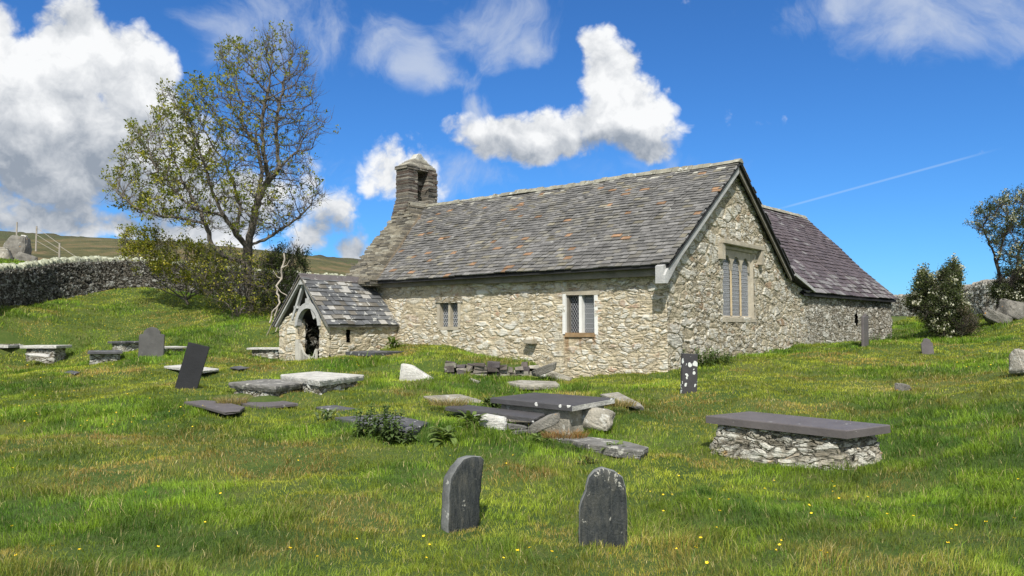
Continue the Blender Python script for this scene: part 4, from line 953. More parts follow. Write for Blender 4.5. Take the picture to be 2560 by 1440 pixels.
stone_at('boulder', 42, 620, 48.0, (1.5, 1.4, 1.6), (0, .1, .2), M_rock_grey, 'big grey boulder on the field above the wall', 41, .3, 'boulder', pts=[(-1, -.8, -1), (1, -.9, -1), (1, 1, -1), (-1, 1, -1), (-.35, -.6, .9), (.65, -.7, 1), (.8, .5, .9), (-.2, .6, .95), (-.9, -.5, .0), (.95, -.6, .1)])
stone_at('boulder', 66, 648, 46.5, (1.3, 1.1, .7), (0, .3, .5), M_rock_grey, 'low broken rock at the foot of the big field boulder', 42, .3, 'boulder')
stone_at('boulder', 8, 642, 47.0, (1.2, 1.2, 1.5), (0, -.3, .5), M_rock, 'rock at the left edge beside the big field boulder', 43, .3, 'boulder')
stone_at('boulder', 2494, 775, 29.5, (1.6, .6, .6), (0, .42, .1), M_rock_grey, 'long tilted grey rock below the hawthorn tree', 44, .40, 'boulder', base=812)
stone_at('boulder', 2525, 765, 31.5, (1.2, 1.0, 1.0), (0, .3, .4), M_rock_grey, 'bulky grey rock behind the long tilted rock', 45, .45, 'boulder', base=800)
stone_at('boulder', 2562, 905, 14.0, (.42, .5, .55), (0, .2, .4), M_rock, 'pale rock cut by the right edge of the picture', 46, .3, 'boulder', base=935)
stone_at('rock', 2256, 966, 15.4, (.34, .26, .2), (0, 0, .4), M_rock_grey, 'small brown rock in the turf below the little headstone', 47, .3, base=978)

for k, q in enumerate(FAR_ROCKS):
    o = rock('moor_rock', (0, 0, 0), (1.6, 1.4, 1.6), (0, 0, k), M_white, None, 200 + k, .3); o.location = q; tag(o, 'tiny pale rock far off on the moorland slope', 'rock', 'pale rocks dotted over the far moor')
# low stone edge of the turf bank
th_ = thing('retaining_edge', (-.5, 20.4, gz(-.5, 20.2)), 'low dry stone edge holding the turf bank before the south wall', 'low wall')
mb = MB(); X_ = -1.75
while X_ < .72:
    l = rng.uniform(.10, .34); Yl = 20.0 + (X_ + 1.7) * .42; zb_ = gz(X_, Yl - .25); zt_ = gz(X_, Yl + .3) - .07; z = zb_ - .1
    while z < zt_:
        h = rng.uniform(.04, .13); y_ = Yl - .05 + rng.uniform(-.12, .07); tl = rng.uniform(-.05, .05)
        mb0 = MB(); mb0.box((X_, y_, z), (X_ + l * rng.uniform(.8, 1.2), Yl + .3, z + h), .035, [(.10, .085, .075), (.20, .18, .15), (.08, .07, .07), (.30, .28, .23)][rng.integers(4)])
        mb.add([(a, b, c + tl * (a - X_)) for a, b, c in mb0.V], mb0.F, mb0.C[0]); z += h + .004
    X_ += l + .008
o = mb.build('edge_stones', M_flat, th_, color=True)
KEEP_OFF.append(np.array([(-1.75, 19.98), (.75, 21.0), (.75, 21.1), (-1.75, 20.05)]))
stone_at('rock', 1365, 922, 18.6, (.75, .4, .20), (0, -.35, .1), M_rock_grey, 'grey leaning rock at the right end of the turf bank', 48, .15)
stone_at('rock', 1390, 945, 19.6, (.9, .6, .30), (0, .3, .4), M_rock, 'pale rock slanting against the foot of the south wall', 49, .2)

# headstones: an outline in its own plane, turned, leaned and sunk
def headstone(px, py, Y, outline, th, yaw, lean, tilt, mat, label, sink=.12, seed=0, rough=.0, edge=None):
    """outline: list of (across, up) in metres; yaw: heading of the face; lean: sideways; tilt: back"""
    q = D(px, py, Y); P_ = []
    n0 = len(outline)
    for i in range(n0):
        a, b = np.array(outline[i]), np.array(outline[(i + 1) % n0]); k = max(1, int(np.linalg.norm(b - a) / .03))
        for j in range(k): P_.append(a + (b - a) * j / k)
    P_ = np.array(P_, float)
    if rough: P_ += (np.stack([fbm(P_[:, 0] * 12 + seed, P_[:, 1] * 12, s=seed, o=3), fbm(P_[:, 0] * 12, P_[:, 1] * 12 + seed, s=seed + 3, o=3)], -1) - .45) * rough
    c = P_.mean(0); n = len(P_)
    def lay(k, d): return [(c[0] + (p[0] - c[0]) * k, d, c[1] + (p[1] - c[1]) * k) for p in P_]
    bv = .012; L_ = [lay(.0, 0)[0:0]]
    rings = []
    for k in (.3, .6, .85, 1 - bv * 2): rings.append(lay(k, -th / 2))
    rings += [lay(1, -th / 2 + bv), lay(1, 0), lay(1, th / 2 - bv)]
    for k in (1 - bv * 2, .85, .6, .3): rings.append(lay(k, th / 2))
    V = [v for r_ in rings for v in r_]; V = np.array(V); F = []
    for l in range(len(rings) - 1):
        for i in range(n): F.append((l * n + i, l * n + (i + 1) % n, (l + 1) * n + (i + 1) % n, (l + 1) * n + i))
    F += [tuple(range(n - 1, -1, -1)), tuple(range((len(rings) - 1) * n, len(rings) * n))]
    if rough: V[:, 1] += (fbm(V[:, 0] * 7 + seed, V[:, 2] * 5, V[:, 1] * 30, s=seed, o=4) - .45) * rough * 1.6
    V[:, 2] -= sink; Rm = np.array((Matrix.Rotation(R_(yaw), 3, 'Z') @ Matrix.Rotation(R_(lean), 3, 'Y') @ Matrix.Rotation(R_(tilt), 3, 'X'))); V = V @ Rm.T
    o = build('headstone', V, F, mat, None, False, org=None); o.location = (q[0], q[1], q[2])
    bm = bmesh.new(); bm.from_mesh(o.data); bmesh.ops.recalc_face_normals(bm, faces=bm.faces); bm.to_mesh(o.data); bm.free()
    if edge:
        o.data.materials.append(edge)
        for p_ in o.data.polygons:
            if 4 * n <= p_.index < 6 * n or (3 * n <= p_.index < 4 * n): p_.material_index = 1
    if rough: o.data.polygons.foreach_set('use_smooth', np.ones(len(o.data.polygons), bool))
    w_ = max(abs(P_[:, 0])); u = np.array([math.cos(R_(yaw)), math.sin(R_(yaw))]); v_ = np.array([-u[1], u[0]])
    KEEP_OFF.append(np.array([q[:2] + u * i * w_ + v_ * j * (th / 2) for i, j in ((-1, -1), (1, -1), (1, 1), (-1, 1))]))
    return tag(o, label, 'headstone', 'slate headstones')
def arch(w_, h, r, n=14):       # rectangle with round head
    return [(-w_, 0)] + [(w_, 0)] + [(w_ * math.cos(a), h - r + r * math.sin(a)) for a in np.linspace(0, math.pi, n)]
# front pair
o2 = [(-.19, 0), (.185, 0), (.19, .45), (.18, .56), (.15, .65), (.09, .70), (.0, .725), (-.07, .70), (-.115, .655), (-.135, .59), (-.14, .55), (-.165, .50), (-.188, .43), (-.195, .2)]
headstone(1509, 1372, 6.0, o2, .055, 4, 0, -3, headmat(), 'front rounded slate headstone with a notch broken from its left shoulder', .10, 51, .02, edge=M_edge)
o1 = [(-.17, 0), (.13, 0), (.17, .14), (.165, .30), (.19, .52), (.205, .66), (.17, .69), (.08, .69), (-.02, .66), (-.10, .60), (-.155, .51), (-.17, .40), (-.18, .2)]
headstone(1152, 1312, 6.75, o1, .11, 40, 6, -6, headmat(.66), 'thick rough slate headstone with a quarter round top leaning right', .10, 52, .025, edge=M_edge)
headstone(1722, 976, 15.0, [(-.17, 0), (.17, 0), (.17, .82), (-.17, .82)], .07, 18, 3, -2, M_slate_spots, 'square black headstone covered in white lichen spots by the church corner', .10, 53)
headstone(2163, 866, 24.0, [(-.26, 0), (.26, 0), (.26, 1.06), (.12, 1.06), (.11, 1.12), (-.02, 1.13), (-.03, 1.06), (-.26, 1.02)], .08, 50, 1, 0, M_slate_plum, 'tall plum slate headstone in front of the transept wall', .10, 54)
headstone(2320, 886, 22.0, [(-.16, 0), (.16, 0), (.15, .40), (.10, .43), (.09, .50), (0, .55), (-.09, .53), (-.11, .45), (-.16, .40)], .05, -14, -3, -2, M_slate_plum, 'small shouldered headstone standing alone near the hawthorn bush', .08, 55)
o6 = [(-.38, 0), (.38, 0), (.38, .74), (.36, .78), (.26, .80), (.24, .88), (.14, .98), (0, 1.02), (-.14, .98), (-.24, .88), (-.26, .80), (-.36, .78), (-.38, .74)]
headstone(378, 892, 24.0, o6, .08, 8, 0, -2, stonemat('grey green slate', (.085, .083, .078), .35, .08, (.3, .3, .27), 8, .7, bump=.006), 'round shouldered grey headstone in the left churchyard', .08, 56)
headstone(466, 968, 16.0, [(-.22, 0), (.22, 0), (.22, 1.02), (-.22, 1.02)], .05, 12, 14, -4, M_slate_black, 'black rectangular headstone leaning to the right', .10, 57)

# ------------------------------------------------------------------ dry stone walls
def drywall(pts, label, mat, seed, top_mat, hgts=None, upright=True):
    """pts: (px, py foot, Y, height)"""
    P_ = []
    for (px, py, Y, h) in pts: q = D(px, py, Y); P_.append((q[0], q[1], q[2], h))
    P_ = np.array(P_); seg = np.concatenate([[0], np.cumsum(np.hypot(np.diff(P_[:, 0]), np.diff(P_[:, 1])))]); L_ = seg[-1]
    s = np.arange(0, L_, .05); X, Y, Z, H = [np.interp(s, seg, P_[:, k]) for k in range(4)]
    k5 = np.ones(41) / 41
    def sm(a): p = np.pad(a, 20, 'edge'); return np.convolve(p, k5, 'valid')
    X, Y, Z, H = sm(X), sm(Y), sm(Z), sm(H); H = H + (fbm(s * .8, s * 0, s=seed) - .45) * .12
    dx_, dy_ = np.gradient(X), np.gradient(Y); ln = np.hypot(dx_, dy_); nx, ny = dy_ / ln, -dx_ / ln
    if (nx[len(s) // 2] * (0 - X[len(s) // 2]) + ny[len(s) // 2] * (0 - Y[len(s) // 2])) < 0: nx, ny = -nx, -ny
    root = thing('dry_stone_wall', (X[0], Y[0], Z[0]), label, 'wall')
    prof = [(.33, -.5)] + [(.33 - .10 * t_, H * 0 + t_) for t_ in np.linspace(0, 1, 34)] + [(-.2, 1.0), (-.33, -.4)]
    V = np.zeros((len(prof), len(s), 3))
    for j, (o_, t_) in enumerate(prof): V[j, :, 0] = X + nx * o_; V[j, :, 1] = Y + ny * o_; V[j, :, 2] = Z + (H - .2) * t_
    Fg = gridfaces(len(s), len(prof)); o = build('wall_face', V.reshape(-1, 3), Fg, mat, root, True)
    bm = bmesh.new(); bm.from_mesh(o.data); bm.faces.ensure_lookup_table(); f_ = bm.faces[(len(s) - 1) * 10 + len(s) // 2]
    if f_.normal.x * nx[len(s) // 2] + f_.normal.y * ny[len(s) // 2] < 0: bmesh.ops.reverse_faces(bm, faces=bm.faces)
    bm.to_mesh(o.data); bm.free()
    mb = MB(); i = 0; a = 0.0
    while a < L_ - .2:
        wd = rng.uniform(.06, .17); k = int(a / .05); k = min(k, len(s) - 1); tx, ty = dx_[k] / ln[k], dy_[k] / ln[k]; hh = rng.uniform(.20, .36); le = rng.uniform(-.08, .12)
        base = np.array([X[k], Y[k], Z[k] + H[k] - .24]); T_ = np.array([tx, ty, 0]); N_ = np.array([nx[k], ny[k], 0]); VV = []
        for zz, sc in ((0, 1), (hh * .7, .95), (hh, .45)):
            for (i_, j_) in ((-1, -1), (1, -1), (1, 1), (-1, 1)): VV.append(base + T_ * (i_ * wd / 2 * (1.02 if zz < hh else .8) + le * zz) + N_ * (j_ * .21 * sc * rng.uniform(.85, 1.1)) + np.array([0, 0, zz + rng.uniform(-.015, .015)]))
        mb.add(VV, [(0, 1, 5, 4), (1, 2, 6, 5), (2, 3, 7, 6), (3, 0, 4, 7), (4, 5, 9, 8), (5, 6, 10, 9), (6, 7, 11, 10), (7, 4, 8, 11), (8, 9, 10, 11)]); a += wd * 1.02
    mb.build('coping_stones', top_mat, root)
    return root
M_cope = stonemat('lichened coping', (.30, .31, .22), .45, .6, (.60, .62, .48), 5, .95, bump=.03)
drywall([(-160, 800, 25, 1.55), (0, 766, 31, 1.62), (130, 740, 35, 1.65), (240, 728, 37.5, 1.68), (330, 724, 38.8, 1.62), (450, 732, 40, 1.6), (620, 742, 42, 1.6), (900, 760, 46, 1.6)], 'curving dry stone wall with pale upright copings behind the tree on the left', M_dry_shaded, 61, M_cope)
drywall([(2180, 792, 52, 1.25), (2240, 790, 48, 1.25), (2340, 782, 44, 1.25), (2440, 775, 40, 1.35), (2500, 768, 37.5, 1.4), (2640, 765, 36, 1.4)], 'pale dry stone wall beyond the transept on the right', M_dry_lit, 63, stonemat('grey coping', (.30, .28, .24), .4, .3, (.45, .44, .4), 5, .95, bump=.03))
# fence posts in the upper field
posts = []
for (px, py, Y, h) in ((41, 603, 57, 1.45), (90, 617, 55, 1.50), (148, 646, 49, 1.0)):
    q = D(px, py, Y); posts.append((q, h))
for i, (q, h) in enumerate(posts):
    mb = MB(); n_ = 8
    V = [(.06 * math.cos(a) * (1 - .1 * (z > 0)), .06 * math.sin(a) * (1 - .1 * (z > 0)), z) for z in (-.6, h * .5, h - .02, h) for a in np.linspace(0, 2 * math.pi, n_ + 1)[:-1]]
    F = [(l * n_ + k, l * n_ + (k + 1) % n_, (l + 1) * n_ + (k + 1) % n_, (l + 1) * n_ + k) for l in range(3) for k in range(n_)] + [tuple(range(3 * n_, 4 * n_))]
    mb.add(V, F); o = mb.build('fence_post', M_post); o.location = q; tag(o, ['wooden fence post rising behind the big field boulder', 'tall wooden fence post in the middle of the wire run', 'short leaning fence post just above the wall coping'][i], 'fence post', 'posts of the field fence')
mb = MB()
for (i, j) in ((1, 2),):
    for f_ in (.93, .6, .3):
        a = posts[i][0] + np.array([0, 0, posts[i][1] * f_]); b_ = posts[j][0] + np.array([0, 0, posts[j][1] * f_]); mb.beam(a, b_, .022, .022)
a = posts[2][0] + np.array([0, 0, .8]); mb.beam(a, D(230, 668, 44), .02, .02)
o = mb.build('fence_wire', M_post, None, org=tuple(posts[1][0])); tag(o, 'slack wires strung from the fence posts above the wall', 'wire')

# ------------------------------------------------------------------ trees
def colonize(seeds, attr, step=.22, di=1.6, dk=.45, iters=90, trop=(0, 0, .12), seed=1, jitter=.25):
    """space colonisation; seeds: list of polylines already joined: (points, parents)"""
    r = np.random.default_rng(seed); N = [np.array(p) for p in seeds[0]]; Pn = list(seeds[1]); A_ = np.array(attr)
    pts_ = np.array(N); owner = np.full(len(A_), -1); best = np.full(len(A_), 1e9); start = 0
    for it in range(iters):
        new = pts_[start:]
        if len(new) and len(A_):
            for c0 in range(0, len(new), 400):
                dd = np.linalg.norm(A_[:, None] - new[None, c0:c0 + 400], axis=2); k = dd.argmin(1); dmin = dd[np.arange(len(A_)), k]; m = dmin < best; best[m] = dmin[m]; owner[m] = start + c0 + k[m]
        keep = best > dk; A_ = A_[keep]; best = best[keep]; owner = owner[keep]
        act = best < di
        if not act.any() or len(A_) == 0: break
        start = len(pts_); add = []
        for o_ in np.unique(owner[act]):
            dv = A_[act][owner[act] == o_] - pts_[o_]; dv = dv / (np.linalg.norm(dv, axis=1)[:, None] + 1e-9); v_ = dv.sum(0); l = np.linalg.norm(v_)
            if l < 1e-3: continue
            v_ = v_ / l + np.array(trop) + r.normal(0, jitter, 3); v_ /= np.linalg.norm(v_); q_ = pts_[o_] + v_ * step
            add.append(q_); Pn.append(int(o_))
        if not add: break
        pts_ = np.concatenate([pts_, np.array(add)])
    return pts_, np.array(Pn)
def limbs(polys, step=.25):
    """polylines [(px,py,Y)...]; each after the first starts at the nearest existing node"""
    pts_ = []; par = []
    for pl in polys:
        W_ = [D(*q) for q in pl]; prev = -1
        if pts_: prev = int(np.argmin([np.linalg.norm(p - W_[0]) for p in pts_]))
        else: pts_.append(W_[0]); par.append(-1); prev = 0
        cur = pts_[prev]
        for w_ in W_[1:]:
            L_ = np.linalg.norm(w_ - cur); k = max(1, int(L_ / step)); c0 = cur.copy()
            for i in range(1, k + 1):
                p = c0 + (w_ - c0) * i / k + rng.normal(0, .02, 3); pts_.append(p); par.append(prev); prev = len(pts_) - 1
            cur = pts_[prev]
    return pts_, par
def radii(pts_, par, tip=.006, ex=2.3):
    r = np.zeros(len(pts_)); kids = np.zeros(len(pts_), int)
    for i in range(len(pts_)):
        if par[i] >= 0: kids[par[i]] += 1
    acc = np.zeros(len(pts_))
    for i in range(len(pts_) - 1, -1, -1):
        v_ = acc[i] if acc[i] > 0 else tip ** ex; r[i] = v_ ** (1 / ex)
        if par[i] >= 0: acc[par[i]] += v_
    return r, kids
def tubes(A_, B_, ra, rb, sides=5):
    n = len(A_); d = B_ - A_; d = d / (np.linalg.norm(d, axis=1)[:, None] + 1e-9); ref = np.where(np.abs(d[:, 2:3]) > .9, np.array([[1, 0, 0]]), np.array([[0, 0, 1]]))
    s_ = np.cross(d, ref); s_ /= np.linalg.norm(s_, axis=1)[:, None]; u = np.cross(s_, d); V = np.zeros((n, 2, sides, 3))
    for k in range(sides):
        a = 2 * math.pi * k / sides; o_ = s_ * math.cos(a) + u * math.sin(a); V[:, 0, k] = A_ + o_ * ra[:, None] - d * ra[:, None] * .3; V[:, 1, k] = B_ + o_ * rb[:, None]
    idx = np.arange(n * 2 * sides).reshape(n, 2, sides); F = np.stack([idx[:, 0], np.roll(idx[:, 0], -1, 1), np.roll(idx[:, 1], -1, 1), idx[:, 1]], -1).reshape(-1, 4)
    return V.reshape(-1, 3), F
def leafquads(C_, size, cols, up=.3, per=6, spread=.10, seed=0, aspect=.5):
    """clusters of small pointed leaves at the points C_"""
    r = np.random.default_rng(seed); n = len(C_) * per; base = np.repeat(C_, per, 0)
    d = r.normal(size=(n, 3)); d[:, 2] = np.abs(d[:, 2]) * .6 + up; d /= np.linalg.norm(d, axis=1)[:, None]; base = base + r.normal(0, spread, (n, 3))
    s_ = np.cross(d, r.normal(size=(n, 3))); s_ /= np.linalg.norm(s_, axis=1)[:, None]; L_ = (size * r.uniform(.6, 1.3, n))[:, None]; W_ = L_ * aspect
    nrm = np.cross(s_, d)
    V = np.stack([base, base + d * L_ * .5 + s_ * W_ * .5, base + d * L_ - nrm * L_ * .15, base + d * L_ * .5 - s_ * W_ * .5], 1).reshape(-1, 3)
    F = np.arange(n * 4).reshape(n, 4); cols = np.array(cols); ci = r.integers(len(cols), size=len(C_)).repeat(per); c = cols[ci] * r.uniform(.75, 1.25, (n, 1)); C4 = np.repeat(c, 4, 0)
    return V, F, C4
def inpoly(X, Y, poly):
    poly = np.asarray(poly); inside = np.zeros(len(X), bool); n = len(poly); j = n - 1
    for i in range(n):
        xi, yi, xj, yj = *poly[i], *poly[j]; c = ((yi > Y) != (yj > Y)) & (X < (xj - xi) * (Y - yi) / (yj - yi + 1e-12) + xi); inside ^= c; j = i
    return inside
def crownpts(sil, n, Y, depth, seed=0, hollow=0):
    """points filling a crown: silhouette as seen from the path, and a rounded depth"""
    r = np.random.default_rng(seed); sil = np.array(sil, float); out = []; lo, hi = sil.min(0), sil.max(0); c = sil.mean(0); hw_ = (hi - lo) / 2
    while len(out) < n:
        p = r.uniform(lo, hi, (n, 2)); p = p[inpoly(p[:, 0], p[:, 1], sil)]
        for q in p:
            k = max(.15, 1 - ((q[0] - c[0]) / hw_[0]) ** 2 * .8); out.append(D(q[0], q[1], Y + r.uniform(-1, 1) * depth * math.sqrt(k)))
    return out[:n]
def twigs(tipP, tipD, n, L0, L1, seed, droop=.25):
    r = np.random.default_rng(seed); k = r.integers(len(tipP), size=n); A_ = tipP[k]; d = tipD[k] + r.normal(0, .45, (n, 3)); d[:, 2] += droop + .25; d /= np.linalg.norm(d, axis=1)[:, None]; L_ = r.uniform(L0, L1, (n, 1))
    M_ = A_ + d * L_ * .5 + r.normal(0, .03, (n, 3)); d2_ = d + np.array([0, 0, .35]); B_ = M_ + d2_ / np.linalg.norm(d2_, axis=1)[:, None] * L_ * .5; return A_, M_, B_
def tree(name, label, cat, base, polys, attr, step, di, dk, leafsize, cols, per, ntw, twl, bark, seed, tip=.006, ex=2.3, trop=(0, 0, .15), leaffrac=1.0, spread=.08, maxr=None, group=None, aspect=.5, blossom=None, jitter=.25, leafy=None, clump=.40):
    pts_, par = limbs(polys, step); pts_, par = colonize((pts_, par), attr, step, di, dk, trop=trop, seed=seed, jitter=jitter)
    r, kids = radii(pts_, par, tip, ex)
    if maxr: r = np.minimum(r * 1.0, maxr)
    root = thing(name, tuple(base), label, cat, group)
    k = par >= 0; i = np.nonzero(k)[0]; V1, F1 = tubes(pts_[par[i]], pts_[i], r[par[i]], r[i], 6)
    dirs = np.zeros_like(pts_); dirs[i] = pts_[i] - pts_[par[i]]; dirs /= np.linalg.norm(dirs, axis=1)[:, None] + 1e-9
    thin = np.nonzero((r < tip * 2.6) & k)[0]
    A_, M_, B_ = twigs(pts_[thin], dirs[thin], ntw, twl[0], twl[1], seed + 1)
    rt = np.full(len(A_), tip * .75); V2, F2 = tubes(A_, M_, rt, rt * .8, 3); V3, F3 = tubes(M_, B_, rt * .8, rt * .4, 3)
    build('trunk', np.concatenate([V1, V2, V3]), np.concatenate([F1, F2 + len(V1), F3 + len(V1) + len(V2)]), bark, root, True)
    rr = np.random.default_rng(seed + 5); ends = np.concatenate([B_, M_[rr.random(len(M_)) < (.12 if name == 'spring_tree' else .35)]]); 
    if leafy is not None: ends = ends[leafy(ends, rr)]
    cl_ = fbm(ends[:, 0] * 1.3 + seed, ends[:, 1] * 1.3, ends[:, 2] * 1.3, s=seed, o=3)
    if clump: ends = ends[cl_ > clump]
    ends = ends[rr.random(len(ends)) < leaffrac]
    V4, F4, C4 = leafquads(ends, leafsize, cols, .25, per, spread, seed, aspect); build('crown', V4, F4, M_leaf, root, False, C4)
    if blossom:
        be = ends[(fbm(ends[:, 0] * 2.2, ends[:, 1] * 2.2, ends[:, 2] * 2.2, s=seed + 3, o=2) > .42) & (rr.random(len(ends)) < blossom * 2.2)]; V5, F5, C5 = leafquads(be + np.array([0, -.03, .05]), leafsize * .9, [(.62, .60, .48), (.55, .55, .42)], .5, 7, spread * .8, seed + 9, .9); build('blossom', V5, F5, M_leaf, root, False, C5)
    return root, pts_, r
YG = [(.25, .26, .025), (.18, .21, .022), (.30, .29, .03), (.11, .14, .02)]
sil = [(262, 480), (300, 400), (325, 310), (370, 330), (405, 215), (450, 230), (480, 195), (530, 230), (555, 190), (530, 135), (580, 110), (640, 110), (665, 80), (720, 80), (770, 130), (790, 200), (805, 290), (835, 290), (800, 360), (775, 400), (780, 450), (820, 490), (790, 530), (740, 570), (690, 600), (640, 590), (560, 590), (470, 580), (400, 560), (330, 545), (280, 520)]
attr = crownpts(sil, 3600, 32.5, 2.6, 3)
polys = [[(628, 800, 33), (624, 720, 33), (616, 660, 32.9), (620, 615, 32.8)],
         [(620, 615, 32.8), (632, 560, 32.5), (645, 500, 32.3), (668, 455, 32.2), (700, 420, 32.0), (735, 380, 32)],
         [(645, 500, 32.3), (655, 430, 33), (640, 360, 33.2), (610, 320, 33.4)], [(668, 455, 32.2), (660, 380, 31.6), (655, 300, 31.4), (670, 220, 31.3)], [(700, 420, 32.0), (690, 330, 32.6), (700, 240, 32.8)],
         [(620, 615, 32.8), (590, 585, 32.4), (560, 540, 32.0), (535, 490, 31.8), (520, 440, 31.6), (500, 380, 31.5)],
         [(590, 585, 32.4), (600, 520, 33.5), (585, 460, 33.8), (560, 400, 34)],
         [(560, 540, 32.0), (480, 520, 31.5), (430, 470, 31.4), (390, 420, 31.3)],
         [(620, 615, 32.8), (660, 600, 32.4), (700, 575, 32.2), (745, 545, 32), (780, 510, 31.9)],
         [(616, 660, 32.9), (560, 640, 32.4), (528, 610, 32.2), (515, 560, 32.0), (490, 510, 32.6), (455, 450, 32.9)],
         [(515, 560, 32.0), (455, 545, 31.8), (400, 540, 31.6), (340, 520, 31.4), (290, 480, 31.3)]]
lf = lambda E_, rr: rr.random(len(E_)) < np.clip(.95 - (E_[:, 0] + 14.5) * .15, .18, .9)
b0 = D(628, 795, 33); b0[2] = gz(b0[0], b0[1])
tree('spring_tree', 'tall open crowned tree just coming into leaf behind the porch', 'tree', b0, polys, attr, .20, 1.3, .32, .12, YG, 8, 6400, (.25, .70), M_bark, 11, .009, 2.12, (0, 0, .34), .80, .055, leafy=lf, aspect=.55, jitter=.22)
def shrub(label, cx, cy, Y, wpx, hpx, base, seed, cols, leafsize=.09, per=7, n=900, ntw=2200, bark=M_bark, sil=None, depth=1.2, blossom=None, name='shrub', cat='shrub', leaffrac=1.0, tip=.006, stems=5, group=None, twl=(.12, .35)):
    sil = sil or [(cx + wpx / 2 * math.cos(a) * (.85 + .25 * random.random()), cy + hpx / 2 * math.sin(a) * (.85 + .25 * random.random())) for a in np.linspace(0, 6.28, 15)[:-1]]
    at_ = crownpts(sil, n, Y, depth, seed); bx, by = base; root_ = D(bx, by, Y); polys = [[(bx, by, Y), (bx + random.uniform(-6, 6), by - 12, Y)]]
    for k in range(stems): polys.append([(bx, by - 10, Y), (bx + (cx - bx) * .4 + (k - stems / 2 + .5) * wpx * .09, by + (cy - by) * .5, Y + random.uniform(-.5, .5)), (cx + (k - stems / 2 + .5) * wpx * .15, cy + hpx * .05, Y + random.uniform(-.8, .8))])
    q = np.array(root_); q[2] = min(q[2], gz(q[0], q[1]) + .1)
    return tree(name, label, cat, q, polys, at_, .16, 1.2, .26, leafsize, cols, per, ntw, twl, bark, seed, tip, 2.3, (0, 0, .05), leaffrac, .07, None, group, .5, blossom, .35)
YG2 = [(.32, .32, .03), (.24, .26, .025), (.36, .32, .04), (.15, .18, .02)]
DG = [(.035, .055, .012), (.05, .075, .015), (.03, .045, .012), (.07, .09, .02)]
shrub('wide yellow green shrub spilling over the dry stone wall left of the tree', 430, 670, 34.5, 300, 170, (470, 760), 21, YG2, .12, 5, 1000, 3000, leaffrac=.70, sil=[(285, 610), (300, 575), (345, 580), (390, 575), (440, 590), (500, 610), (560, 640), (600, 700), (560, 740), (480, 730), (400, 690), (340, 655), (300, 650)], depth=1.4, stems=6)
shrub('tangled olive shrub under the tall tree with hanging bare twigs', 570, 700, 32.2, 170, 190, (600, 800), 22, YG2 + DG, .10, 5, 900, 2600, sil=[(500, 620), (560, 610), (640, 640), (690, 650), (700, 700), (690, 790), (640, 830), (580, 800), (540, 770), (500, 740), (470, 690)], depth=1.5, leaffrac=.38)
shrub('dark dense shrub between the tall tree and the porch', 730, 690, 33.5, 120, 190, (720, 830), 23, DG, .09, 6, 900, 3000, M_bark_dark, leaffrac=.6, sil=[(660, 640), (700, 610), (735, 600), (775, 635), (770, 680), (760, 760), (740, 830), (690, 830), (650, 780), (640, 700)], depth=1.3)
# bleached dead trunk leaning beside the porch
pts_, par = limbs([[(664, 846, 28.6), (676, 818, 28.6), (688, 800, 28.7), (690, 778, 28.8), (699, 758, 28.8), (694, 735, 28.9), (693, 716, 28.9), (703, 696, 29), (704, 672, 29), (712, 650, 29), (709, 632, 29)], [(699, 758, 28.8), (686, 776, 28.5), (676, 790, 28.5), (674, 806, 28.4)], [(688, 800, 28.7), (695, 815, 28.4), (690, 832, 28.3)],
  [(693, 716, 28.9), (708, 736, 28.6), (722, 742, 28.5)], [(704, 672, 29), (718, 664, 29), (724, 650, 29)], [(703, 696, 29), (692, 690, 29), (684, 676, 29)]], .12)
root_ = thing('dead_tree', tuple(pts_[0]), 'crooked bleached bare trunk hanging beside the porch', 'dead tree'); pp = np.array(pts_); par = np.array(par); i = np.nonzero(par >= 0)[0]
rr_ = np.interp(np.arange(len(pp)), [0, 12, 30, 34, len(pp)], [.014, .036, .028, .016, .010]); V1, F1 = tubes(pp[par[i]], pp[i], rr_[par[i]], rr_[i], 7); build('trunk', V1, F1, M_bark_pale, root_, True)
# right: blossoming hawthorn bush and tree
WH = [(.05, .07, .022), (.07, .09, .028), (.035, .05, .018), (.10, .12, .04)]
shrub('hawthorn bush with cream blossom beside the pale wall on the right', 2350, 760, 31, 170, 190, (2380, 848), 24, WH, .085, 7, 1300, 4200, M_bark_dark, leaffrac=.75, sil=[(2262, 765), (2285, 740), (2298, 680), (2318, 678), (2330, 715), (2350, 705), (2375, 657), (2402, 665), (2398, 735), (2425, 770), (2405, 810), (2390, 850), (2350, 850), (2318, 820), (2290, 780)], depth=1.5, blossom=.17, name='hawthorn_bush', cat='bush')
attr = crownpts([(2415, 560), (2440, 520), (2470, 515), (2500, 490), (2560, 470), (2640, 480), (2720, 540), (2720, 640), (2640, 680), (2570, 690), (2500, 660), (2480, 620), (2440, 580)], 1700, 32.5, 1.8, 8)
q = D(2500, 722, 32.5)
tree('hawthorn_tree', 'dark crowned hawthorn tree with cream blossom at the right edge', 'tree', q, [[(2498, 770, 32.5), (2500, 720, 32.5), (2494, 660, 32.4), (2480, 620, 32.3), (2460, 580, 32.2)], [(2494, 660, 32.4), (2510, 600, 32.7), (2530, 550, 32.8)], [(2500, 740, 32.5), (2540, 680, 32.6), (2550, 620, 32.4), (2580, 560, 32.3)], [(2540, 680, 32.6), (2600, 630, 33), (2650, 580, 33)]],
     attr, .18, 1.2, .28, .075, WH, 6, 3800, (.12, .3), M_bark_dark, 25, .0075, 2.2, (0, 0, .1), 1.0, .06, None, None, .5, .15, .4)
shrub('low hawthorn growth around the foot of the right edge tree', 2530, 720, 33, 110, 90, (2530, 765), 26, WH, .075, 8, 500, 1800, M_bark_dark, depth=.9, blossom=.17, name='hawthorn_bush', cat='bush')
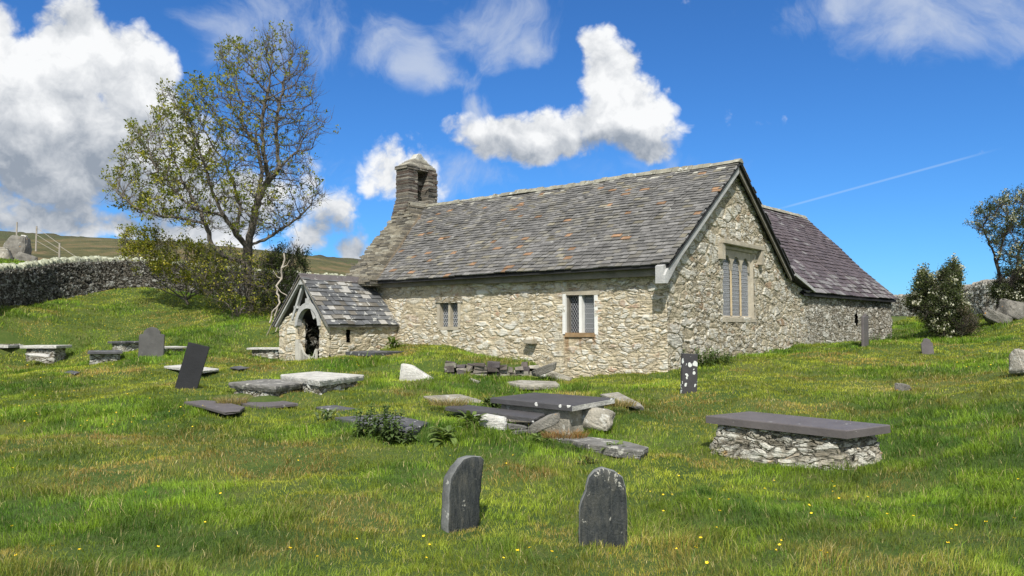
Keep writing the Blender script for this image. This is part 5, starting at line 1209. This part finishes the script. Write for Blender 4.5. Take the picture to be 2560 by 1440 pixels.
shrub('brown scrubby undergrowth at the foot of the hawthorn bush', 2410, 810, 30.3, 90, 70, (2405, 850), 27, [(.13, .10, .06), (.08, .07, .04), (.05, .07, .02)], .06, 5, 350, 1300, M_bark, depth=.7, name='undergrowth_bush', cat='bush')

# ------------------------------------------------------------------ leafy plants
def leafstrip(mb, base, yaw, L_, W_, pitch, bend, col, n=5):
    p = np.array(base, float); pi_ = pitch; d2_ = np.array([math.cos(yaw), math.sin(yaw), 0]); sd_ = np.array([-d2_[1], d2_[0], 0]); V = []
    for i in range(n + 1):
        t_ = i / n; w_ = W_ * math.sin(math.pi * min(1, .12 + t_ * .88)) ** .8 * .5; up_ = np.array([0, 0, w_ * .35])
        V += [p - sd_ * w_ + up_, p, p + sd_ * w_ + up_]
        p = p + (d2_ * math.cos(pi_) + np.array([0, 0, math.sin(pi_)])) * L_ / n; pi_ -= bend / n
    F = []
    for i in range(n):
        for k in (0, 1): a = i * 3 + k; F.append((a, a + 1, a + 4, a + 3))
    mb.add(V, F, col)
def rosette(px, py, Y, nl, L_, W_, label, seed, cols=((.15, .21, .055), (.20, .26, .08), (.11, .16, .045)), dz=0, steep=.9):
    r = np.random.default_rng(seed); q = D(px, py, Y); zg = gz(q[0], q[1]); root_ = thing('leafy_plant', (q[0], q[1], zg), label, 'plant'); mb = MB()
    for i in range(nl):
        h = r.uniform(0, .5) * L_; l = L_ * r.uniform(.6, 1.1); mb_c = np.array(cols[r.integers(len(cols))]) * r.uniform(.8, 1.25)
        leafstrip(mb, (q[0] + r.normal(0, .06), q[1] + r.normal(0, .06), zg + h + dz), r.uniform(0, 6.28), l, W_ * r.uniform(.7, 1.2), r.uniform(.3, 1.1) * steep, r.uniform(.7, 1.6), tuple(mb_c))
    mb.build('leaves', M_leaf, root_, color=True, smooth=True, fix=False)
    for i in range(3):
        mb = MB(); a = np.array([q[0] + r.normal(0, .04), q[1] + r.normal(0, .04), zg - .03]); mb.beam(a, a + np.array([r.normal(0, .06), r.normal(0, .06), L_ * .9 + dz]), .012, .012); mb.build('stem', M_stalk, root_)
    return root_
rosette(1112, 1100, 10.4, 46, .26, .085, 'broad leaved green plant right of the blotched slab', 71)
rosette(1178, 1062, 11.2, 30, .24, .07, 'upright leafy plant in front of the spotted slab', 72, dz=.05)
rosette(820, 1062, 12.2, 20, .24, .06, 'pale leafy plant at the left end of the blotched slab', 73, ((.16, .20, .09), (.12, .16, .06)))
rosette(1350, 1088, 10.9, 16, .18, .055, 'small leafy plant under the tilted rock', 74)
rosette(1535, 1100, 10.4, 26, .20, .05, 'spiky grey green plant at the head of the long weathered slab', 75)
rosette(1580, 1104, 10.2, 18, .17, .06, 'rounder leafed plant beside the spiky one', 76)
rosette(984, 868, 25.6, 30, .42, .09, 'green fern like plant in the corner of porch and nave', 77)
rosette(1468, 1122, 9.9, 18, .12, .03, 'small dry tuft of leaves on the long weathered slab', 78, ((.14, .13, .06), (.1, .1, .05)))
def nettles(px, py, Y, n, H_, label, seed, sp=.16):
    r = np.random.default_rng(seed); q = D(px, py, Y); zg = gz(q[0], q[1]); root_ = thing('nettle_clump', (q[0], q[1], zg), label, 'plant'); mb = MB()
    for i in range(n):
        b = np.array([q[0] + r.normal(0, sp), q[1] + r.normal(0, sp * .6), zg - .02]); h = H_ * r.uniform(.6, 1.15); tp = b + np.array([r.normal(0, .05), r.normal(0, .05), h]); ms = MB(); ms.beam(b, tp, .008, .008); ms.build('stem', M_stalk, root_)
        for k in range(9):
            t_ = .15 + .85 * k / 9; p = b + (tp - b) * t_; a = r.uniform(0, 3.14)
            for s_ in (0, math.pi): leafstrip(mb, p, a + s_ + r.normal(0, .4), .12 * (1.25 - t_ * .8), .055, r.uniform(-.1, .6), 1.1, tuple(np.array((.085, .125, .04)) * r.uniform(.6, 1.4)), 3)
    mb.build('leaves', M_leaf, root_, color=True, fix=False); return root_
nettles(940, 1095, 10.6, 17, .42, 'dark nettle clump growing in front of the blotched slab', 81, .20)
nettles(985, 1098, 10.4, 9, .30, 'second nettle clump just right of the tall dark one', 82, .14)
nettles(1235, 992, 13.6, 12, .26, 'small nettle patch behind the corner of the black chest tomb', 83, .12)
nettles(1785, 905, 20.6, 22, .42, 'green weeds growing at the foot of the east gable', 84, .28)
nettles(1735, 915, 20.2, 14, .50, 'weeds against the church corner behind the spotted headstone', 85, .2)
nettles(2205, 862, 31.5, 18, .45, 'weeds along the foot of the transept wall end', 86, .5)

# ------------------------------------------------------------------ grass
def clear_mask(X, Y):
    bad = np.zeros(len(X), bool); lx, ly = W2C(X, Y)
    bad |= (lx > WE - 1.2) & (lx < .02) & (ly > -.03) & (ly < 10.4); bad |= (lx > PX0) & (lx < PX1) & (ly > PY) & (ly < 0)
    d0, d1 = X - T0[0], Y - T0[1]; s_, w_ = d0 * TD[0] + d1 * TD[1], d0 * TN[0] + d1 * TN[1]; bad |= (s_ > -3) & (s_ < TLn) & (w_ > 0) & (w_ < 7.8)
    for p_ in KEEP_OFF:
        lo, hi = p_.min(0), p_.max(0); m = (X > lo[0]) & (X < hi[0]) & (Y > lo[1]) & (Y < hi[1])
        if m.any(): k = np.nonzero(m)[0]; bad[k[inpoly(X[k], Y[k], p_)]] = True
    return ~bad
def sample(n, y0, y1, power, marg=3.6):
    u = rng.random(n); k = 2 - power; Y = (y0 ** k + u * (y1 ** k - y0 ** k)) ** (1 / k); X = rng.uniform(-1, 1, n) * (Y * .70 + marg); return X, Y
X, Y = sample(860000, 3.9, 47, 1.62)
k = clear_mask(X, Y); X, Y = X[k], Y[k]; n = len(X)
# thin the hidden strip behind the church
lx, ly = W2C(X, Y); k = ~((ly > 10.4) & (lx < -1) & (lx > -13)); X, Y = X[k], Y[k]; n = len(X)
Z = hgt(X, Y)
p1 = fbm(X * .45 + 3, Y * .45, s=21, o=4); p2 = fbm(X * 1.7, Y * 1.7, s=22, o=3); p3 = fbm(X * .9 + 9, Y * .9, s=23, o=3); p4 = fbm(X * 5, Y * 5, s=24, o=2)
DRY = [(1140, 1332, .35), (1430, 1352, .45), (1560, 1018, 1.0), (1700, 1038, 1.1), (250, 1180, .7), (20, 1130, .8), (470, 1105, .9), (1120, 1008, .7), (2450, 1352, .25), (2240, 1200, .4), (1650, 1408, .8), (2150, 1400, .7), (600, 905, 1.2), (2320, 960, 1.6), (1230, 905, 1.2), (640, 880, .9), (430, 800, 1.8), (860, 1290, .6), (700, 1150, .8)]
dpat = np.zeros(n)
for (a_, b__, r__) in DRY:
    h_ = hit(a_, b__); dpat = np.maximum(dpat, np.exp(-((X - h_[0]) ** 2 + ((Y - h_[1]) * .7) ** 2) / (r__ * r__ * .6)))
dpat = np.clip(dpat * 1.2 * (.1 + 1.7 * p4) * (.3 + 1.4 * p2), 0, .8)
lush = np.clip((p1 - .40) * 5, 0, 1); dry = np.clip((p3 - .50) * 8, 0, 1) * np.clip((.60 - p1) * 6, 0, 1)
dry = np.clip(dry + dpat, 0, 1)
Ln = (1 - .4 * dpat) * (.040 + .050 * lush * p2 * 2 + .025 * rng.random(n)) * (.35 + 1.7 * p4); tall = rng.random(n) < .02; Ln[tall] *= 1.5; Ln *= np.clip(1.0 + (Y - 10) * .012, .95, 1.5)
tus = np.clip((fbm(X * 2.6 + 5, Y * 2.6, s=41, o=3) - .56) * 9, 0, 1); Ln *= 1 + .9 * tus
Wd = np.maximum(.0030, .00060 * Y) * rng.uniform(.7, 1.3, n)
th0 = 6.28 * fbm(X * .8, Y * .8, s=31, o=2) * 2 + rng.normal(0, 1.5, n); lean = rng.uniform(.1, 1.35, n); dirx, diry = np.cos(th0), np.sin(th0)
fa = rng.uniform(0, math.pi, n); sx, sy = np.cos(fa), np.sin(fa)
col = np.zeros((n, 3)); A1, A2, A3, A4, A5 = [np.array(c) for c in ((.070, .150, .012), (.19, .295, .022), (.33, .345, .036), (.37, .235, .070), (.52, .44, .20))]
mixv = np.clip((p2 - .44) * 3.6 + (p4 - .38) * 2.2 + .5 + rng.normal(0, .18, n), 0, 1)[:, None]; col = A1 * (1 - mixv) + A2 * mixv; ye = np.clip((.545 - p1) * 6, 0, 1)[:, None] * .75; col = col * (1 - ye) + A3 * ye
col = col * (1 - .45 * tus[:, None]) + np.array((.045, .115, .018)) * .45 * tus[:, None]
dr = (dry * (rng.random(n) < .8))[:, None] * .8; col = col * (1 - dr) + A4 * dr; st_ = rng.random(n) < .05 + dry * .12; lum = np.clip(1 + (fbm(X * 1.1 + 2, Y * 1.1, s=51, o=3) - .44) * 1.6, .72, 1.35)[:, None]; col = col * lum; col[st_] = A5 * rng.uniform(.6, 1, (st_.sum(), 1)); col *= rng.uniform(.65, 1.35, (n, 1))
B_ = np.stack([X, Y, Z - .01], -1); S_ = np.stack([sx, sy, 0 * sx], -1) * (Wd / 2)[:, None]; H_ = np.stack([dirx * lean * Ln * .28, diry * lean * Ln * .28, Ln * .58], -1); T_ = np.stack([dirx * lean * Ln * .85, diry * lean * Ln * .85, Ln * (1.02 - lean * .28)], -1)
V = np.stack([B_ - S_, B_ + S_, B_ + H_ + S_ * .75, B_ + H_ - S_ * .75, B_ + T_], 1).reshape(-1, 3)
i0 = np.arange(n) * 5; quad = np.stack([i0, i0 + 1, i0 + 2, i0 + 3], -1); tri = np.stack([i0 + 3, i0 + 2, i0 + 4], -1)
me = bpy.data.meshes.new('grass'); me.vertices.add(len(V)); me.vertices.foreach_set('co', V.astype(np.float32).ravel())
me.loops.add(n * 7); me.loops.foreach_set('vertex_index', np.concatenate([quad.ravel(), tri.ravel()]).astype(np.int32)); me.polygons.add(n * 2)
me.polygons.foreach_set('loop_start', np.concatenate([np.arange(n) * 4, n * 4 + np.arange(n) * 3]).astype(np.int32)); me.update(calc_edges=True)
ca = me.color_attributes.new('col', 'FLOAT_COLOR', 'POINT'); c4 = np.ones((n, 5, 4), np.float32); c4[:, :, :3] = col[:, None, :]
ca.data.foreach_set('color', c4.ravel()); me.materials.append(M_blade)
go = bpy.data.objects.new('grass', me); COL.objects.link(go); tag(go, 'rough tussocky churchyard grass, green with brown and straw patches', 'grass', kind='stuff')
# dry tufts over stones
def tuft(px, py, Y, r_, hgt_, label, seed, cols=((.36, .27, .12), (.28, .22, .08), (.22, .22, .06))):
    r = np.random.default_rng(seed); q = D(px, py, Y); mb = MB()
    for i in range(420):
        a, rad = r.uniform(0, 6.28), r_ * math.sqrt(r.random()); b = q + np.array([math.cos(a) * rad, math.sin(a) * rad * .6, -.03]); l = hgt_ * r.uniform(.5, 1.2); d = np.array([math.cos(a) * .5 + r.normal(0, .3), math.sin(a) * .5 + r.normal(0, .3), 1]); w_ = .004
        s_ = r.uniform(0, 3.14); S2_ = np.array([math.cos(s_), math.sin(s_), 0]) * w_; mb.add([b - S2_, b + S2_, b + d * l * .5 + S2_ * .6, b + d * l * .5 - S2_ * .6, b + d * l * .85 + np.array([d[0] * l * .4, d[1] * l * .4, 0])], [(0, 1, 2, 3), (3, 2, 4)], tuple(np.array(cols[r.integers(len(cols))]) * r.uniform(.7, 1.2)))
    o = mb.build('grass_tuft', M_blade, color=True, fix=False, org=tuple(q)); return tag(o, label, 'grass tuft')
tuft(578, 1006, 14.3, .28, .20, 'straw coloured tuft lying over the corner of the plum slab', 91)
tuft(1120, 1008, 12.9, .32, .16, 'brown tuft at the left end of the spotted slab', 92)
tuft(1412, 1088, 10.3, .30, .12, 'rusty brown tuft at the left end of the long weathered slab', 93, ((.30, .13, .04), (.24, .16, .06), (.3, .22, .1)))
tuft(1545, 1010, 12.8, .30, .14, 'brown tuft right of the black chest tomb', 94)
# buttercups
q = []
for (px0, px1, py0, py1, n_) in ((0, 520, 920, 1080, 75), (0, 900, 1080, 1420, 22), (1500, 1900, 1160, 1430, 26), (1900, 2560, 1180, 1430, 26), (1000, 1500, 1330, 1430, 10), (2240, 2560, 870, 960, 14), (1650, 1800, 960, 1040, 10), (860, 1010, 890, 930, 14), (1050, 1800, 1000, 1180, 12), (0, 520, 800, 900, 20)):
    for i in range(n_): q.append((random.uniform(px0, px1), random.uniform(py0, py1)))
YYg = np.linspace(4.2, 34, 500); proto = None
for (px, py) in q:
    r = ray(px, py); Xs = r[0] / r[1] * YYg; zz = CAM[2] + r[2] / r[1] * YYg; hh = hgt(Xs, YYg); kk = np.nonzero(zz < hh + .05)[0]
    if not len(kk): continue
    Yv = YYg[kk[0]]; Xv = Xs[kk[0]]
    if not clear_mask(np.array([Xv]), np.array([Yv]))[0]: continue
    if any((abs(h_.location.x - Xv) < .4 and -.8 < Yv - h_.location.y < .1) for h_ in bpy.data.objects if h_.name.startswith('headstone')): continue
    if proto is None:
        mb = MB(); hgt_ = .15
        for k in range(5):
            a = k * 1.2566; u = np.array([math.cos(a), math.sin(a), 0]); s_ = np.array([-u[1], u[0], 0]); b = np.array([0, 0, hgt_])
            mb.add([b, b + u * .008 + s_ * .007 + np.array([0, 0, .004]), b + u * .015 + np.array([0, 0, .010]), b + u * .008 - s_ * .007 + np.array([0, 0, .004])], [(0, 1, 2, 3)])
        pet = mb; nf = len(mb.F); mb.beam((0, 0, -.02), (0, 0, hgt_), .003, .003, (1, 0, 0))
        proto = mb.build('buttercup', [M_petal, M_stalk], fix=False)
        for i_, p_ in enumerate(proto.data.polygons): p_.material_index = 0 if i_ < nf else 1
        o = proto
    else: o = proto.copy(); COL.objects.link(o)
    s_ = random.uniform(.6, 1.0) * max(1, Yv / 13); o.location = (Xv, Yv, float(hgt(np.array([Xv]), np.array([Yv]))[0])); o.scale = (s_, s_, min(s_, 1.2)); o.rotation_euler = (random.uniform(-.5, .1), random.uniform(-.3, .3), random.uniform(0, 6))
    tag(o, 'small yellow buttercup flower in the churchyard grass', 'flower', 'buttercups scattered in the grass')
